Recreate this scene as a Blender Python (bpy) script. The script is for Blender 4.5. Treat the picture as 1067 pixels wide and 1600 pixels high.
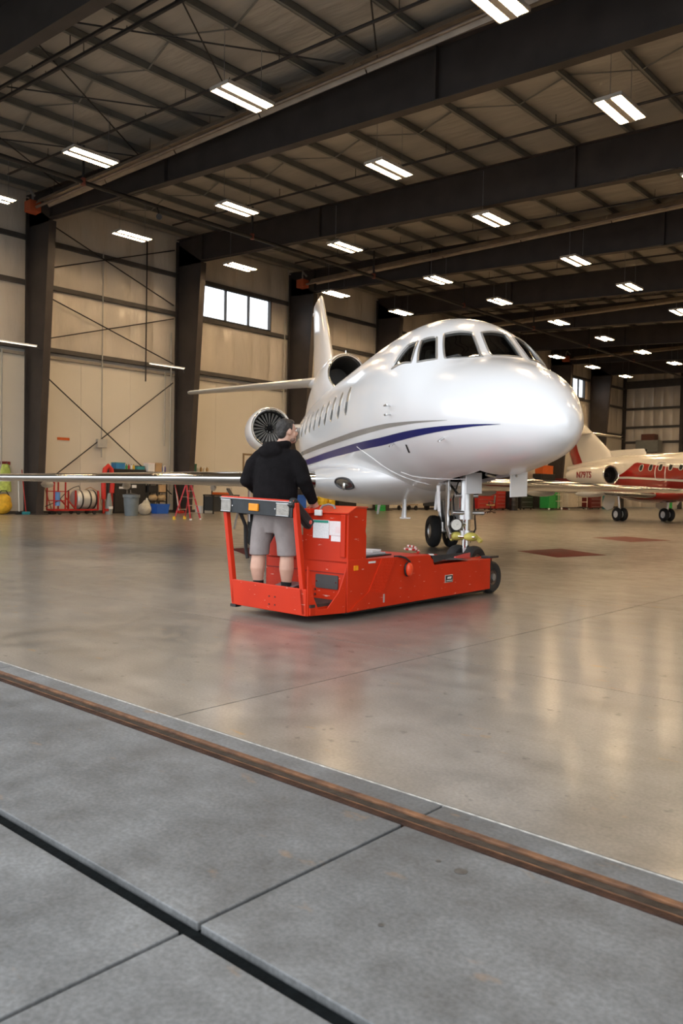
import bpy, bmesh, math, random
from mathutils import Vector, Matrix
random.seed(7)
PI = math.pi
scene = bpy.context.scene
for o in list(bpy.data.objects): bpy.data.objects.remove(o)
COL = scene.collection

# ------------------------------------------------------------------ camera
CAM_H = 1.30
cam_d = bpy.data.cameras.new('camera'); cam = bpy.data.objects.new('camera', cam_d); COL.objects.link(cam)
cam_d.sensor_fit = 'HORIZONTAL'; cam_d.sensor_width = 36.0; cam_d.lens = 1281.0 / 1067.0 * 36.0
cam_d.clip_start = 0.05; cam_d.clip_end = 400
_pitch, _roll, _yaw = -.02734, .01818, .72635
_f = Vector((-math.sin(_yaw)*math.cos(_pitch), math.cos(_yaw)*math.cos(_pitch), math.sin(_pitch)))
_r = Vector((math.cos(_yaw), math.sin(_yaw), 0)); _u = _r.cross(_f)
_r2 = _r*math.cos(_roll)+_u*math.sin(_roll); _u2 = -_r*math.sin(_roll)+_u*math.cos(_roll)
cam.matrix_world = Matrix(((_r2.x,_u2.x,-_f.x,0),(_r2.y,_u2.y,-_f.y,0),(_r2.z,_u2.z,-_f.z,CAM_H),(0,0,0,1)))
cam_d.dof.use_dof = True; cam_d.dof.focus_distance = 9.0; cam_d.dof.aperture_fstop = 6.3
scene.camera = cam

# ------------------------------------------------------------------ sky and exposure
SKY = 2.45
LAMP = 84.0
world = bpy.data.worlds.new('overcast_sky'); scene.world = world; world.use_nodes = True
wn = world.node_tree; wn.nodes.clear()
wo = wn.nodes.new('ShaderNodeOutputWorld'); bg = wn.nodes.new('ShaderNodeBackground')
tc = wn.nodes.new('ShaderNodeTexCoord'); nz = wn.nodes.new('ShaderNodeTexNoise'); rp = wn.nodes.new('ShaderNodeValToRGB')
nz.inputs['Scale'].default_value = 2.2; nz.inputs['Detail'].default_value = 4
rp.color_ramp.elements[0].position = .3; rp.color_ramp.elements[0].color = (.86,.93,1.0,1)
rp.color_ramp.elements[1].position = .7; rp.color_ramp.elements[1].color = (1.0,1.0,1.0,1)
wn.links.new(tc.outputs['Generated'], nz.inputs['Vector']); wn.links.new(nz.outputs['Fac'], rp.inputs['Fac'])
wn.links.new(rp.outputs['Color'], bg.inputs['Color']); bg.inputs['Strength'].default_value = SKY
wn.links.new(bg.outputs['Background'], wo.inputs['Surface'])
scene.view_settings.view_transform = 'Standard'; scene.view_settings.look = 'None'
scene.view_settings.exposure = 0.0; scene.view_settings.gamma = 1.0
scene.view_settings.use_curve_mapping = False

# ------------------------------------------------------------------ materials
MATS = {}
def M(name, col, rough=.5, metal=0.0, var=.08, scale=4.0, bump=0.0, bscale=None, coat=0.0, col2=None, stretch=None, emit=None, rvar=0.0, detail=4, spec=None, bdist=.02):
    """procedural principled material with noise colour variation"""
    if name in MATS: return MATS[name]
    m = bpy.data.materials.new(name); m.use_nodes = True; nt = m.node_tree; N = nt.nodes; L = nt.links
    b = N['Principled BSDF']; b.inputs['Roughness'].default_value = rough; b.inputs['Metallic'].default_value = metal
    if coat: b.inputs['Coat Weight'].default_value = coat; b.inputs['Coat Roughness'].default_value = .04
    if spec is not None: b.inputs['Specular IOR Level'].default_value = spec
    t = N.new('ShaderNodeTexCoord'); mp = N.new('ShaderNodeMapping'); n = N.new('ShaderNodeTexNoise')
    L.new(t.outputs['Object'], mp.inputs['Vector']); L.new(mp.outputs['Vector'], n.inputs['Vector'])
    if stretch: mp.inputs['Scale'].default_value = stretch
    n.inputs['Scale'].default_value = scale; n.inputs['Detail'].default_value = detail
    r = N.new('ShaderNodeValToRGB'); c = Vector(col[:3]); d = Vector(col2[:3]) if col2 else c*(1-var)
    e = c if col2 else c*(1+var*.6)
    r.color_ramp.elements[0].position = .32; r.color_ramp.elements[0].color = (*d, 1)
    r.color_ramp.elements[1].position = .68; r.color_ramp.elements[1].color = (*[min(1, x) for x in e], 1)
    L.new(n.outputs['Fac'], r.inputs['Fac']); L.new(r.outputs['Color'], b.inputs['Base Color'])
    if rvar:
        mr = N.new('ShaderNodeMapRange'); mr.inputs['To Min'].default_value = max(.02, rough-rvar); mr.inputs['To Max'].default_value = rough+rvar
        mr.inputs['From Min'].default_value = .3; mr.inputs['From Max'].default_value = .7
        L.new(n.outputs['Fac'], mr.inputs['Value']); L.new(mr.outputs['Result'], b.inputs['Roughness'])
    if bump:
        n2 = N.new('ShaderNodeTexNoise'); n2.inputs['Scale'].default_value = bscale or scale*3; n2.inputs['Detail'].default_value = 3
        L.new(mp.outputs['Vector'], n2.inputs['Vector'])
        bp = N.new('ShaderNodeBump'); bp.inputs['Strength'].default_value = bump; bp.inputs['Distance'].default_value = bdist
        L.new(n2.outputs['Fac'], bp.inputs['Height']); L.new(bp.outputs['Normal'], b.inputs['Normal'])
    if emit:
        b.inputs['Emission Color'].default_value = (*emit[0], 1); b.inputs['Emission Strength'].default_value = emit[1]
    MATS[name] = m; return m
def glass(name, tint=(.5,.55,.55), refl=.5, rough=.02):
    if name in MATS: return MATS[name]
    m = bpy.data.materials.new(name); m.use_nodes = True; nt = m.node_tree; N = nt.nodes; L = nt.links
    for x in list(N): N.remove(x)
    o = N.new('ShaderNodeOutputMaterial'); mx = N.new('ShaderNodeMixShader'); tr = N.new('ShaderNodeBsdfTransparent'); gl = N.new('ShaderNodeBsdfGlossy')
    fr = N.new('ShaderNodeFresnel'); fr.inputs['IOR'].default_value = 1.0+refl; tr.inputs['Color'].default_value = (*tint, 1)
    gl.inputs['Roughness'].default_value = rough; gl.inputs['Color'].default_value = (.9,.9,.9,1)
    L.new(fr.outputs['Fac'], mx.inputs['Fac']); L.new(tr.outputs['BSDF'], mx.inputs[1]); L.new(gl.outputs['BSDF'], mx.inputs[2]); L.new(mx.outputs['Shader'], o.inputs['Surface'])
    MATS[name] = m; return m

def concrete(name, base, dark, rough, rvar, stain=.25, coat=0.0, warm=(.34,.19,.07), contrast=.55, bump=.03, croug=.12, spec=.5):
    m = bpy.data.materials.new(name); m.use_nodes = True; nt = m.node_tree; N = nt.nodes; L = nt.links; b = N['Principled BSDF']
    geo = N.new('ShaderNodeNewGeometry')
    def noise(scale, detail=5, st=None, rough_=.55):
        n = N.new('ShaderNodeTexNoise'); n.inputs['Scale'].default_value = scale; n.inputs['Detail'].default_value = detail; n.inputs['Roughness'].default_value = rough_
        if st:
            mp = N.new('ShaderNodeMapping'); mp.inputs['Scale'].default_value = st; L.new(geo.outputs['Position'], mp.inputs['Vector']); L.new(mp.outputs['Vector'], n.inputs['Vector'])
        else: L.new(geo.outputs['Position'], n.inputs['Vector'])
        return n
    def ramp(src, p0, c0, p1, c1):
        r = N.new('ShaderNodeValToRGB'); r.color_ramp.elements[0].position = p0; r.color_ramp.elements[0].color = (*c0,1)
        r.color_ramp.elements[1].position = p1; r.color_ramp.elements[1].color = (*c1,1); L.new(src, r.inputs['Fac']); return r
    def mix(fac, a, c, mode='MIX'):
        x = N.new('ShaderNodeMix'); x.data_type = 'RGBA'; x.blend_type = mode
        if isinstance(fac, float): x.inputs[0].default_value = fac
        else: L.new(fac, x.inputs[0])
        L.new(a, x.inputs[6])
        if isinstance(c, tuple): x.inputs[7].default_value = (*c,1)
        else: L.new(c, x.inputs[7])
        return x.outputs[2]
    big = noise(.55, 6); mid = noise(3.2, 8, None, .7); fine = noise(60, 4); streak = noise(1.2, 5, (.5,3.0,1)); spots = noise(9, 3); rust = noise(3.2, 5, (1.0,2.2,1))
    c = ramp(big.outputs['Fac'], .33, dark, .66, base).outputs['Color']
    c = mix(contrast, c, ramp(mid.outputs['Fac'], .30, (.55,.55,.55), .66, (1.15,1.15,1.15)).outputs['Color'], 'MULTIPLY')
    c = mix(.30, c, ramp(streak.outputs['Fac'], .35, (.6,.6,.6), .65, (1.1,1.1,1.1)).outputs['Color'], 'MULTIPLY')
    c = mix(contrast*.75, c, ramp(fine.outputs['Fac'], .35, (.7,.7,.7), .65, (1.1,1.1,1.1)).outputs['Color'], 'MULTIPLY')
    sp = ramp(spots.outputs['Fac'], .66, (0,0,0), .70, (stain*.8,)*3); c = mix(sp.outputs['Color'], c, (.07,.065,.06))
    rs = ramp(rust.outputs['Fac'], .655, (0,0,0), .73, (stain,)*3); c = mix(rs.outputs['Color'], c, warm)
    L.new(c, b.inputs['Base Color'])
    mr = N.new('ShaderNodeMapRange'); mr.inputs['From Min'].default_value = .3; mr.inputs['From Max'].default_value = .7
    mr.inputs['To Min'].default_value = rough-rvar; mr.inputs['To Max'].default_value = rough+rvar
    L.new(mid.outputs['Fac'], mr.inputs['Value']); L.new(mr.outputs['Result'], b.inputs['Roughness'])
    if coat:   # sealer, worn thin in patches
        b.inputs['Coat Roughness'].default_value = croug; b.inputs['Coat IOR'].default_value = 1.32
        cw = N.new('ShaderNodeMapRange'); cw.inputs['From Min'].default_value = .3; cw.inputs['From Max'].default_value = .65; cw.inputs['To Min'].default_value = coat*.35; cw.inputs['To Max'].default_value = coat
        L.new(mid.outputs['Fac'], cw.inputs['Value']); L.new(cw.outputs['Result'], b.inputs['Coat Weight'])
    b.inputs['Specular IOR Level'].default_value = spec
    bp = N.new('ShaderNodeBump'); bp.inputs['Strength'].default_value = bump; bp.inputs['Distance'].default_value = .01
    L.new(mid.outputs['Fac'], bp.inputs['Height']); L.new(bp.outputs['Normal'], b.inputs['Normal'])
    MATS[name] = m; return m

def lined_paper(name, base=(.85,.86,.87), ink=(.45,.46,.5), scale=60):
    m = bpy.data.materials.new(name); m.use_nodes = True; nt = m.node_tree; N = nt.nodes; L = nt.links; b = N['Principled BSDF']
    t = N.new('ShaderNodeTexCoord'); w = N.new('ShaderNodeTexWave'); w.bands_direction = 'Z'; w.inputs['Scale'].default_value = scale; w.inputs['Distortion'].default_value = .0
    n = N.new('ShaderNodeTexNoise'); n.inputs['Scale'].default_value = 90
    r = N.new('ShaderNodeValToRGB'); r.color_ramp.elements[0].position = .80; r.color_ramp.elements[0].color = (*base,1); r.color_ramp.elements[1].position = .95; r.color_ramp.elements[1].color = (*ink,1)
    L.new(t.outputs['Object'], w.inputs['Vector']); L.new(t.outputs['Object'], n.inputs['Vector'])
    mu = N.new('ShaderNodeMath'); mu.operation = 'MULTIPLY'; a = N.new('ShaderNodeMath'); a.operation = 'ADD'; a.inputs[1].default_value = .45
    L.new(n.outputs['Fac'], a.inputs[0]); L.new(w.outputs['Fac'], mu.inputs[0]); L.new(a.outputs[0], mu.inputs[1])
    L.new(mu.outputs[0], r.inputs['Fac']); L.new(r.outputs['Color'], b.inputs['Base Color']); b.inputs['Roughness'].default_value = .6
    MATS[name] = m; return m

# ------------------------------------------------------------------ mesh helpers
class MB:
    def __init__(s): s.v = []; s.f = []
    def add(s, vs, fs):
        k = len(s.v); s.v += [tuple(x) for x in vs]; s.f += [tuple(i+k for i in f) for f in fs]; return s
    def box(s, c, d, R=None):
        x, y, z = d[0]/2, d[1]/2, d[2]/2
        vs = [Vector((a*x, b*y, e*z)) for e in (-1,1) for b in (-1,1) for a in (-1,1)]
        if R is not None: vs = [R @ q for q in vs]
        return s.add([q+Vector(c) for q in vs], [(0,2,3,1),(4,5,7,6),(0,1,5,4),(2,6,7,3),(0,4,6,2),(1,3,7,5)])
    def bb(s, a, b): return s.box([(a[i]+b[i])/2 for i in range(3)], [abs(b[i]-a[i]) for i in range(3)])
    def frame(s, a, b, up=(0,0,1)):
        w = (Vector(b)-Vector(a)); L = w.length; w.normalize(); up = Vector(up)
        if abs(w.dot(up)) > .98: up = Vector((1,0,0)) if abs(w.x) < .9 else Vector((0,1,0))
        u = up.cross(w).normalized(); v = w.cross(u); return u, v, w, L
    def beam(s, a, b, wd, ht, up=(0,0,1)):
        u, v, w, L = s.frame(a, b, up); a = Vector(a); b = Vector(b)
        q = [(-1,-1),(1,-1),(1,1),(-1,1)]
        vs = [a+u*(i*wd/2)+v*(j*ht/2) for i, j in q]+[b+u*(i*wd/2)+v*(j*ht/2) for i, j in q]
        return s.add(vs, [(3,2,1,0),(4,5,6,7),(0,1,5,4),(1,2,6,5),(2,3,7,6),(3,0,4,7)])
    def cyl(s, a, b, r, r2=None, n=12, cap=True):
        r2 = r if r2 is None else r2; u, v, w, L = s.frame(a, b); a = Vector(a); b = Vector(b)
        vs = [p+(u*math.cos(2*PI*k/n)+v*math.sin(2*PI*k/n))*rr for p, rr in ((a,r),(b,r2)) for k in range(n)]
        fs = [(k,(k+1)%n,n+(k+1)%n,n+k) for k in range(n)]
        if cap: fs += [tuple(range(n))[::-1], tuple(range(n,2*n))]
        return s.add(vs, fs)
    def tube(s, pts, r, n=8):
        pts = [Vector(p) for p in pts]; rings = []; pu = None
        for i, p in enumerate(pts):
            t = (pts[min(i+1,len(pts)-1)]-pts[max(i-1,0)]).normalized()
            if pu is None:
                pu = t.cross(Vector((0,0,1)));
                if pu.length < .1: pu = t.cross(Vector((1,0,0)))
            u = (pu-t*pu.dot(t)).normalized(); v = t.cross(u); pu = u; rr = r[i] if isinstance(r, (list,tuple)) else r
            rings.append([p+(u*math.cos(2*PI*k/n)+v*math.sin(2*PI*k/n))*rr for k in range(n)])
        return s.loft(rings)
    def loft(s, rings, cap=True):
        n = len(rings[0]); vs = [q for r in rings for q in r]
        fs = [(i*n+k, i*n+(k+1)%n, (i+1)*n+(k+1)%n, (i+1)*n+k) for i in range(len(rings)-1) for k in range(n)]
        if cap: fs += [tuple(range(n))[::-1], tuple(range((len(rings)-1)*n, len(rings)*n))]
        return s.add(vs, fs)
    def lathe(s, prof, o=(0,0,0), ax=(0,0,1), n=24, cap=False):
        u, v, w, L = s.frame((0,0,0), ax); o = Vector(o)
        return s.loft([[o+w*h+(u*math.cos(2*PI*k/n)+v*math.sin(2*PI*k/n))*max(r,1e-4) for k in range(n)] for r, h in prof], cap)
    def prism(s, poly, o, u, v, d):
        """2-D polygon in plane (o,u,v) extruded by vector d"""
        o, u, v, d = Vector(o), Vector(u), Vector(v), Vector(d); n = len(poly)
        b = [o+u*p[0]+v*p[1] for p in poly]
        return s.add(b+[q+d for q in b], [tuple(range(n))[::-1], tuple(range(n,2*n))]+[(k,(k+1)%n,n+(k+1)%n,n+k) for k in range(n)])
    def sph(s, c, r, n=12, m=8, R=None):
        r = (r,r,r) if not isinstance(r, (tuple,list)) else r; c = Vector(c); rings = []
        for i in range(1, m):
            a = PI*i/m
            rings.append([Vector((r[0]*math.sin(a)*math.cos(2*PI*k/n), r[1]*math.sin(a)*math.sin(2*PI*k/n), -r[2]*math.cos(a))) for k in range(n)])
        vs = [q for g in rings for q in g]+[Vector((0,0,-r[2])), Vector((0,0,r[2]))]
        if R is not None: vs = [R @ q for q in vs]
        fs = [(i*n+k, i*n+(k+1)%n, (i+1)*n+(k+1)%n, (i+1)*n+k) for i in range(m-2) for k in range(n)]
        t = n*(m-1)
        fs += [(t,(k+1)%n,k) for k in range(n)]+[(t+1,(m-2)*n+k,(m-2)*n+(k+1)%n) for k in range(n)]
        return s.add([c+q for q in vs], fs)
    def mesh(s, name, mat=None, smooth=40):
        me = bpy.data.meshes.new(name); me.from_pydata(s.v, [], s.f)
        bm = bmesh.new(); bm.from_mesh(me); bmesh.ops.recalc_face_normals(bm, faces=bm.faces); bm.to_mesh(me); bm.free()
        if mat: me.materials.append(mat)
        if smooth:
            me.polygons.foreach_set('use_smooth', [True]*len(me.polygons)); me.set_sharp_from_angle(angle=math.radians(smooth))
        me.update(); return me
    def build(s, name, mat, parent=None, smooth=40, bevel=0, label=None):
        o = bpy.data.objects.new(name, s.mesh(name, mat, smooth)); COL.objects.link(o)
        if parent is not None: o.parent = parent
        if bevel:
            b = o.modifiers.new('bevel', 'BEVEL'); b.width = bevel; b.segments = 2; b.limit_method = 'ANGLE'; b.angle_limit = math.radians(50)
        if label: o['label'] = label
        return o
def tag(o, label, cat, group=None, kind=None):
    o['label'] = label; o['category'] = cat
    if group: o['group'] = group
    if kind: o['kind'] = kind
    return o
def thing(name, label, cat, loc=(0,0,0), rz=0.0, group=None, kind=None):
    o = bpy.data.objects.new(name, None); COL.objects.link(o); o.location = loc; o.rotation_euler = (0,0,rz); o.empty_display_size = .2
    return tag(o, label, cat, group, kind)
def struct(o, label=None):
    o['kind'] = 'structure'
    if label: o['label'] = label
    return o
def copy_tree(o, parent=None):
    c = o.copy(); COL.objects.link(c); c.parent = parent
    for ch in o.children: copy_tree(ch, c)
    return c
def rotz(a): return Matrix.Rotation(a, 3, 'Z')
def mesh_from(o):
    """evaluated copy of an object's mesh"""
    bpy.context.view_layer.update(); dg = bpy.context.evaluated_depsgraph_get()
    return bpy.data.meshes.new_from_object(o.evaluated_get(dg))
def text_part(name, body, size, mat, parent, loc, mx, depth=.004):
    cu = bpy.data.curves.new(name, 'FONT'); cu.body = body; cu.size = size; cu.extrude = depth; cu.align_x = 'CENTER'; cu.align_y = 'CENTER'; cu.offset = size*.012
    t = bpy.data.objects.new(name+'_curve', cu); COL.objects.link(t); me = mesh_from(t); bpy.data.objects.remove(t)
    me.materials.clear(); me.materials.append(mat); o = bpy.data.objects.new(name, me); COL.objects.link(o); o.parent = parent
    o.matrix_local = Matrix.Translation(loc) @ mx.to_4x4(); return o

# common materials
steel = M('primer_steel', (.042,.034,.031), .55, 0, .25, 1.2)
steel2 = M('purlin_steel', (.17,.172,.16), .5, .0, .2, 1.5)
blackp = M('black_paint', (.015,.015,.016), .45, 0, .2, 6)
pipeb = M('black_pipe', (.02,.017,.016), .5, 0, .2, 5)
rubber = M('rubber', (.018,.018,.019), .75, 0, .25, 9, .1)
chrome = M('polished_metal', (.80,.79,.77), .12, 1, .05, 3)
alu = M('brushed_aluminium', (.62,.62,.62), .32, 1, .1, 12)
greym = M('grey_metal', (.30,.31,.32), .4, .6, .1, 6)
jetw = M('jet_white_paint', (.87,.88,.90), .2, 0, .015, .6, coat=.35)
red = M('signal_red', (.42,.02,.014), .4, 0, .12, 5)
orange = M('signal_orange', (.62,.12,.015), .5, 0, .1, 5)
yellow = M('signal_yellow', (.80,.52,.02), .5, 0, .1, 5)
green = M('bright_green', (.02,.30,.06), .5, 0, .1, 5)
blue = M('bright_blue', (.02,.12,.55), .5, 0, .1, 5)
whitep = M('white_plastic', (.75,.75,.74), .5, 0, .06, 5)
# ------------------------------------------------------------------ the hall: floor
XL, XR, YB, YF = -34.0, 18.0, 81.0, 2.6
FR = [1.71+7.93*i for i in range(11)]
def ztop(x): return 12.24-.0418*x
def zbot(x): return 11.17-.0514*(x+9)
conc_in = concrete('polished_concrete', (.315,.29,.257), (.205,.188,.164), .38, .05, .7, .75, contrast=.75, bump=.0, croug=.175, spec=.25)
conc_out = concrete('apron_concrete', (.225,.236,.243), (.12,.128,.134), .65, .08, .35, contrast=1.0, bump=.15)
jointm = M('joint_filler', (.006,.008,.009), .9, 0, .3, 20, .3, spec=.05)
rust = M('rusty_rail', (.22,.105,.05), .7, .1, .5, 9, .4, 40, col2=(.07,.035,.022))
darkrust = M('dark_rust', (.06,.028,.018), .7, .1, .5, 9, .4, 40, col2=(.02,.011,.008), spec=.2)
darkrail = M('worn_rail', (.05,.04,.033), .6, .2, .4, 12, .2, spec=.2)
seal = M('white_sealant', (.50,.50,.48), .6, 0, .4, 30)
floor = MB().bb((-120,-90,-.6), (120,120,-.03)).build('floor', jointm, smooth=0); struct(floor, 'concrete hangar floor and apron slabs')
def slab(x0, x1, y0, y1, mat, g):
    m = MB().bb((x0+g,y0+g,-.029), (x1-g,y1-g,0)); m.build('concrete_slab', mat, floor, 0, .004 if mat is conc_out else 0)
xs_out = [-120,-20.4,-13,-9.3,-5.6,-1.9,1.8,5.5,12.9,120]
for i in range(len(xs_out)-1):
    slab(xs_out[i], xs_out[i+1], 1.525, 2.54, conc_out, .008)
    slab(xs_out[i], xs_out[i+1], -8, 1.475, conc_out, .008)
    slab(xs_out[i], xs_out[i+1], -90, -8, conc_out, .004)
    slab(xs_out[i], xs_out[i+1], 2.666, 2.812, conc_out, .005)
xs_in = [-34.2,-27.0,-19.25,-11.5,-3.75,4.0,11.75,18.2]; ys_in = [2.818,5.27,9.48,13.7,22.0,30.0,41.4,57.2,81.3]
for i in range(len(xs_in)-1):
    for j in range(len(ys_in)-1): slab(xs_in[i], xs_in[i+1], ys_in[j], ys_in[j+1], conc_in, .005)
MB().bb((-60,2.8085,-.03), (60,2.8165,.0005)).build('sealant_line', seal, floor, 0)
MB().bb((-120,1.476,-.02), (120,1.519,-.014)).build('joint_filler', jointm, floor, 0)
MB().bb((-60,2.536,-.03), (60,2.570,.002)).build('door_rail', darkrust, floor, 0, .004)
MB().bb((-60,2.640,-.03), (60,2.671,.003)).build('door_rail', rust, floor, 0, .004)
MB().bb((-60,2.594,-.03), (60,2.634,-.004)).build('track_groove', darkrail, floor, 0, .004)
MB().bb((-60,2.574,-.03), (60,2.580,.001)).build('rail_edge', rust, floor, 0)
redm = M('red_floor_paint', (.12,.014,.012), .55, 0, .25, 3, spec=.1)
for q in ([(-9.19,16.27),(-7.77,15.36),(-7.38,16.86),(-8.95,17.9)], [(-10.66,23.31),(-9.01,22.14),(-8.6,24.0),(-10.3,24.92)], [(-13.4,11.5),(-11.7,10.5),(-11.2,12.2),(-12.9,13.1)]):
    MB().prism(q, (0,0,.0005), (1,0,0), (0,1,0), (0,0,.002)).build('floor_marking', redm, floor, 0)
bolt = M('anchor_plate', (.10,.10,.10), .5, .4, .3, 30)
for x, y in ((-1.62,2.37), (-1.52,2.36), (-1.5,1.9), (-1.75,2.75)):
    MB().cyl((x,y,-.002), (x,y,.001), .024 if x == -1.52 else .010, n=14).build('anchor_cap', bolt, floor, 30)

# ------------------------------------------------------------------ walls
clad = M('outer_cladding', (.5,.5,.48), .5, 0, .1, .5)
insul = M('white_insulation', (.66,.60,.52), .26, 0, .12, .7, 1.0, 2.0, stretch=(1,1,.3), bdist=.07)
liner = M('cream_liner', (.70,.655,.57), .5, 0, .04, .4)
girtm = M('girt_steel', (.075,.068,.062), .5, 0, .2, 2)
wall_left = MB(); WIN = {3: (27.1,32.0), 8: (68.3,72.0)}     # bay index -> window span
for i in range(10):
    y0, y1 = FR[i], FR[i+1]
    if i == 0: y0 = YF
    if i in WIN:
        a, b = WIN[i]
        wall_left.bb((-34.3,y0,0), (-34.2,y1,10.12)); wall_left.bb((-34.3,y0,11.9), (-34.2,y1,14.3))
        wall_left.bb((-34.3,y0,10.12), (-34.2,a,11.9)); wall_left.bb((-34.3,b,10.12), (-34.2,y1,11.9))
    else: wall_left.bb((-34.3,y0,0), (-34.2,y1,14.3))
wall_left = wall_left.build('wall_left', clad, smooth=0); struct(wall_left, 'tall side wall with dark girts and white insulation')
def quilt(y0, y1, z0, z1, parent, x=-34.15, axis='x', seg=1.32):
    """quilted insulation blanket: vertical pillows between seams"""
    n = max(1, round((y1-y0)/seg)); per = 6; N = n*per; rows = (z0, z0+.1*(z1-z0), (z0+z1)/2, z1-.1*(z1-z0), z1); vs = []; fs = []
    for r, z in enumerate(rows):
        for k in range(N+1):
            u = (k % per)/per; d = .012+.10*math.sqrt(max(0, math.sin(PI*u)))*(1 if 0 < r < 4 else .25)
            y = y0+(y1-y0)*k/N; vs.append((x+d, y, z) if axis == 'x' else (y, x-d, z))
    W = N+1
    fs = [(r*W+k, r*W+k+1, (r+1)*W+k+1, (r+1)*W+k) for r in range(4) for k in range(N)]
    MB().add(vs, fs).build('insulation_panel', insul, parent, 30)
for i in range(10):
    y0, y1 = FR[i]+.02, FR[i+1]-.02
    if i == 0: y0 = YF+.05
    quilt(y0, y1, 7.3, 9.95, wall_left)
    if i in WIN:
        a, b = WIN[i]; quilt(y0, a, 10.05, 11.9, wall_left); quilt(b, y1, 10.05, 11.9, wall_left)
    else: quilt(y0, y1, 10.05, 11.9, wall_left)
    quilt(y0, y1, 11.95, 13.93, wall_left)
    for z, h in ((7.25,.20), (10.0,.20), (11.93,.20)): MB().bb((-34.14,y0,z-h/2), (-33.93,y1,z+h/2)).build('girt', girtm, wall_left, 0, .01)
    MB().bb((-34.14,y0,6.86), (-33.98,y1,6.99)).build('girt', M('liner_cap', (.30,.27,.23), .5), wall_left, 0, .01)
    w = (y1-y0)/3
    for k in range(3): MB().bb((-34.16,y0+k*w+.004,.12), (-34.08,y0+(k+1)*w-.004,6.86)).build('liner_panel', liner, wall_left, 0, .004)
bb_l = MB().bb((-34.10,YF,0), (-34.04,YB,.12)).build('baseboard_left', girtm, smooth=0); struct(bb_l)
# bracing rods in the second bay of the wall
for (ya, za, yb, zb_) in ((17.9,12.95,25.2,10.35), (17.9,10.6,25.2,13.1), (17.9,9.7,25.2,7.45), (17.9,7.55,25.2,9.7), (17.9,6.4,25.2,.9), (17.9,1.0,25.2,6.5)):
    MB().cyl((-33.86,ya,za), (-33.86,yb,zb_), .028, n=6).build('brace_rod', pipeb, wall_left)
for y, z0, z1 in ((21.2,2.6,12.0), (23.6,6.4,13.2), (24.75,3.3,7.0), (25.1,.3,9.0), (16.4,1.8,7.0), (33.0,5.0,11.0)):
    MB().cyl((-33.9,y,z0), (-33.9,y,z1), .035, n=6).build('conduit', pipeb if z0 > 5 else M('grey_conduit', (.4,.39,.36), .5), wall_left)
MB().bb((-34.0,20.95,3.05), (-33.8,21.45,3.45)).build('junction_box', M('box_grey', (.45,.44,.41), .5), wall_left, 0, .02)
MB().bb((-34.07,19.05,3.3), (-34.05,19.65,3.42)).build('warning_sticker', orange, wall_left, 0)
# recessed hatch on the liner
hat = MB(); hat.bb((-34.1,30.1,3.1), (-34.04,31.6,3.2)); hat.bb((-34.1,30.1,2.2), (-34.04,30.2,3.1)); hat.build('hatch_frame', M('hatch_brown', (.25,.17,.09), .5), wall_left, 0, .01)

frame_dark = M('window_frame', (.05,.045,.04), .5, .2)
pane_m = glass('hangar_window_glass', (.95,.97,1.0), .4, .1)
for n, (i, (a, b)) in enumerate(WIN.items(), 1):
    t = thing('window_%d' % n, ('bright three-pane window high on the left wall above the jet tailplane', 'bright three-pane window far down the left wall behind the jet nose')[n-1], 'window', (-34.2,a,10.12), kind='structure')
    L = b-a; f = MB(); f.bb((0,0,0), (.22,L,.08)); f.bb((0,0,1.70), (.22,L,1.78)); f.bb((0,0,.08), (.22,.07,1.70)); f.bb((0,L-.07,.08), (.22,L,1.70)); f.build('window_frame', frame_dark, t, 0, .01)
    for k in (1,2): MB().bb((.02,L*k/3-.04,.08), (.18,L*k/3+.04,1.70)).build('mullion', frame_dark, t, 0, .01)
    for k in range(3): MB().add([(.07,L*k/3+.045,.085),(.07,L*(k+1)/3-.045,.085),(.07,L*(k+1)/3-.045,1.695),(.07,L*k/3+.045,1.695)],[(0,1,2,3)]).build('pane', pane_m, t, 0)

wall_back = MB().bb((XL-.3,81.25,0), (XR+.3,81.4,14)).build('wall_back', clad, smooth=0); struct(wall_back, 'far end wall of the hangar')
for k in range(9):
    x0 = -34+k*5.75; x1 = x0+5.75
    for z0, z1 in ((.1,6.5), (6.6,8.0), (8.1,9.8), (9.95,12.0), (12.6,13.9)): quilt(x0+.02, x1-.02, z0, z1, wall_back, 81.22, 'y', .96)
    for z, h in ((6.55,.22), (8.05,.2), (9.88,.2), (12.3,.7)): MB().bb((x0,80.9,z-h/2), (x1,81.2,z+h/2)).build('girt', girtm, wall_back, 0, .01)
    MB().bb((x0-.15,80.75,0), (x0+.15,81.2,13.6)).build('wind_column', steel, wall_back, 0, .01)
wall_right = MB().bb((XR+.2,YF,0), (XR+.35,YB+.3,13.2)).build('wall_right', liner, smooth=0); struct(wall_right, 'side wall beyond the frame')
wf = MB(); wf.bb((XL-.3,YF,11.0), (XR+.3,YF+.2,14)); wf.bb((XL-.3,YF,0), (-31.5,YF+.2,11.0)); wf.bb((16.5,YF,0), (XR+.3,YF+.2,11.0))
struct(wf.build('wall_front', clad, smooth=0), 'front wall above the open hangar door')

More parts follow.
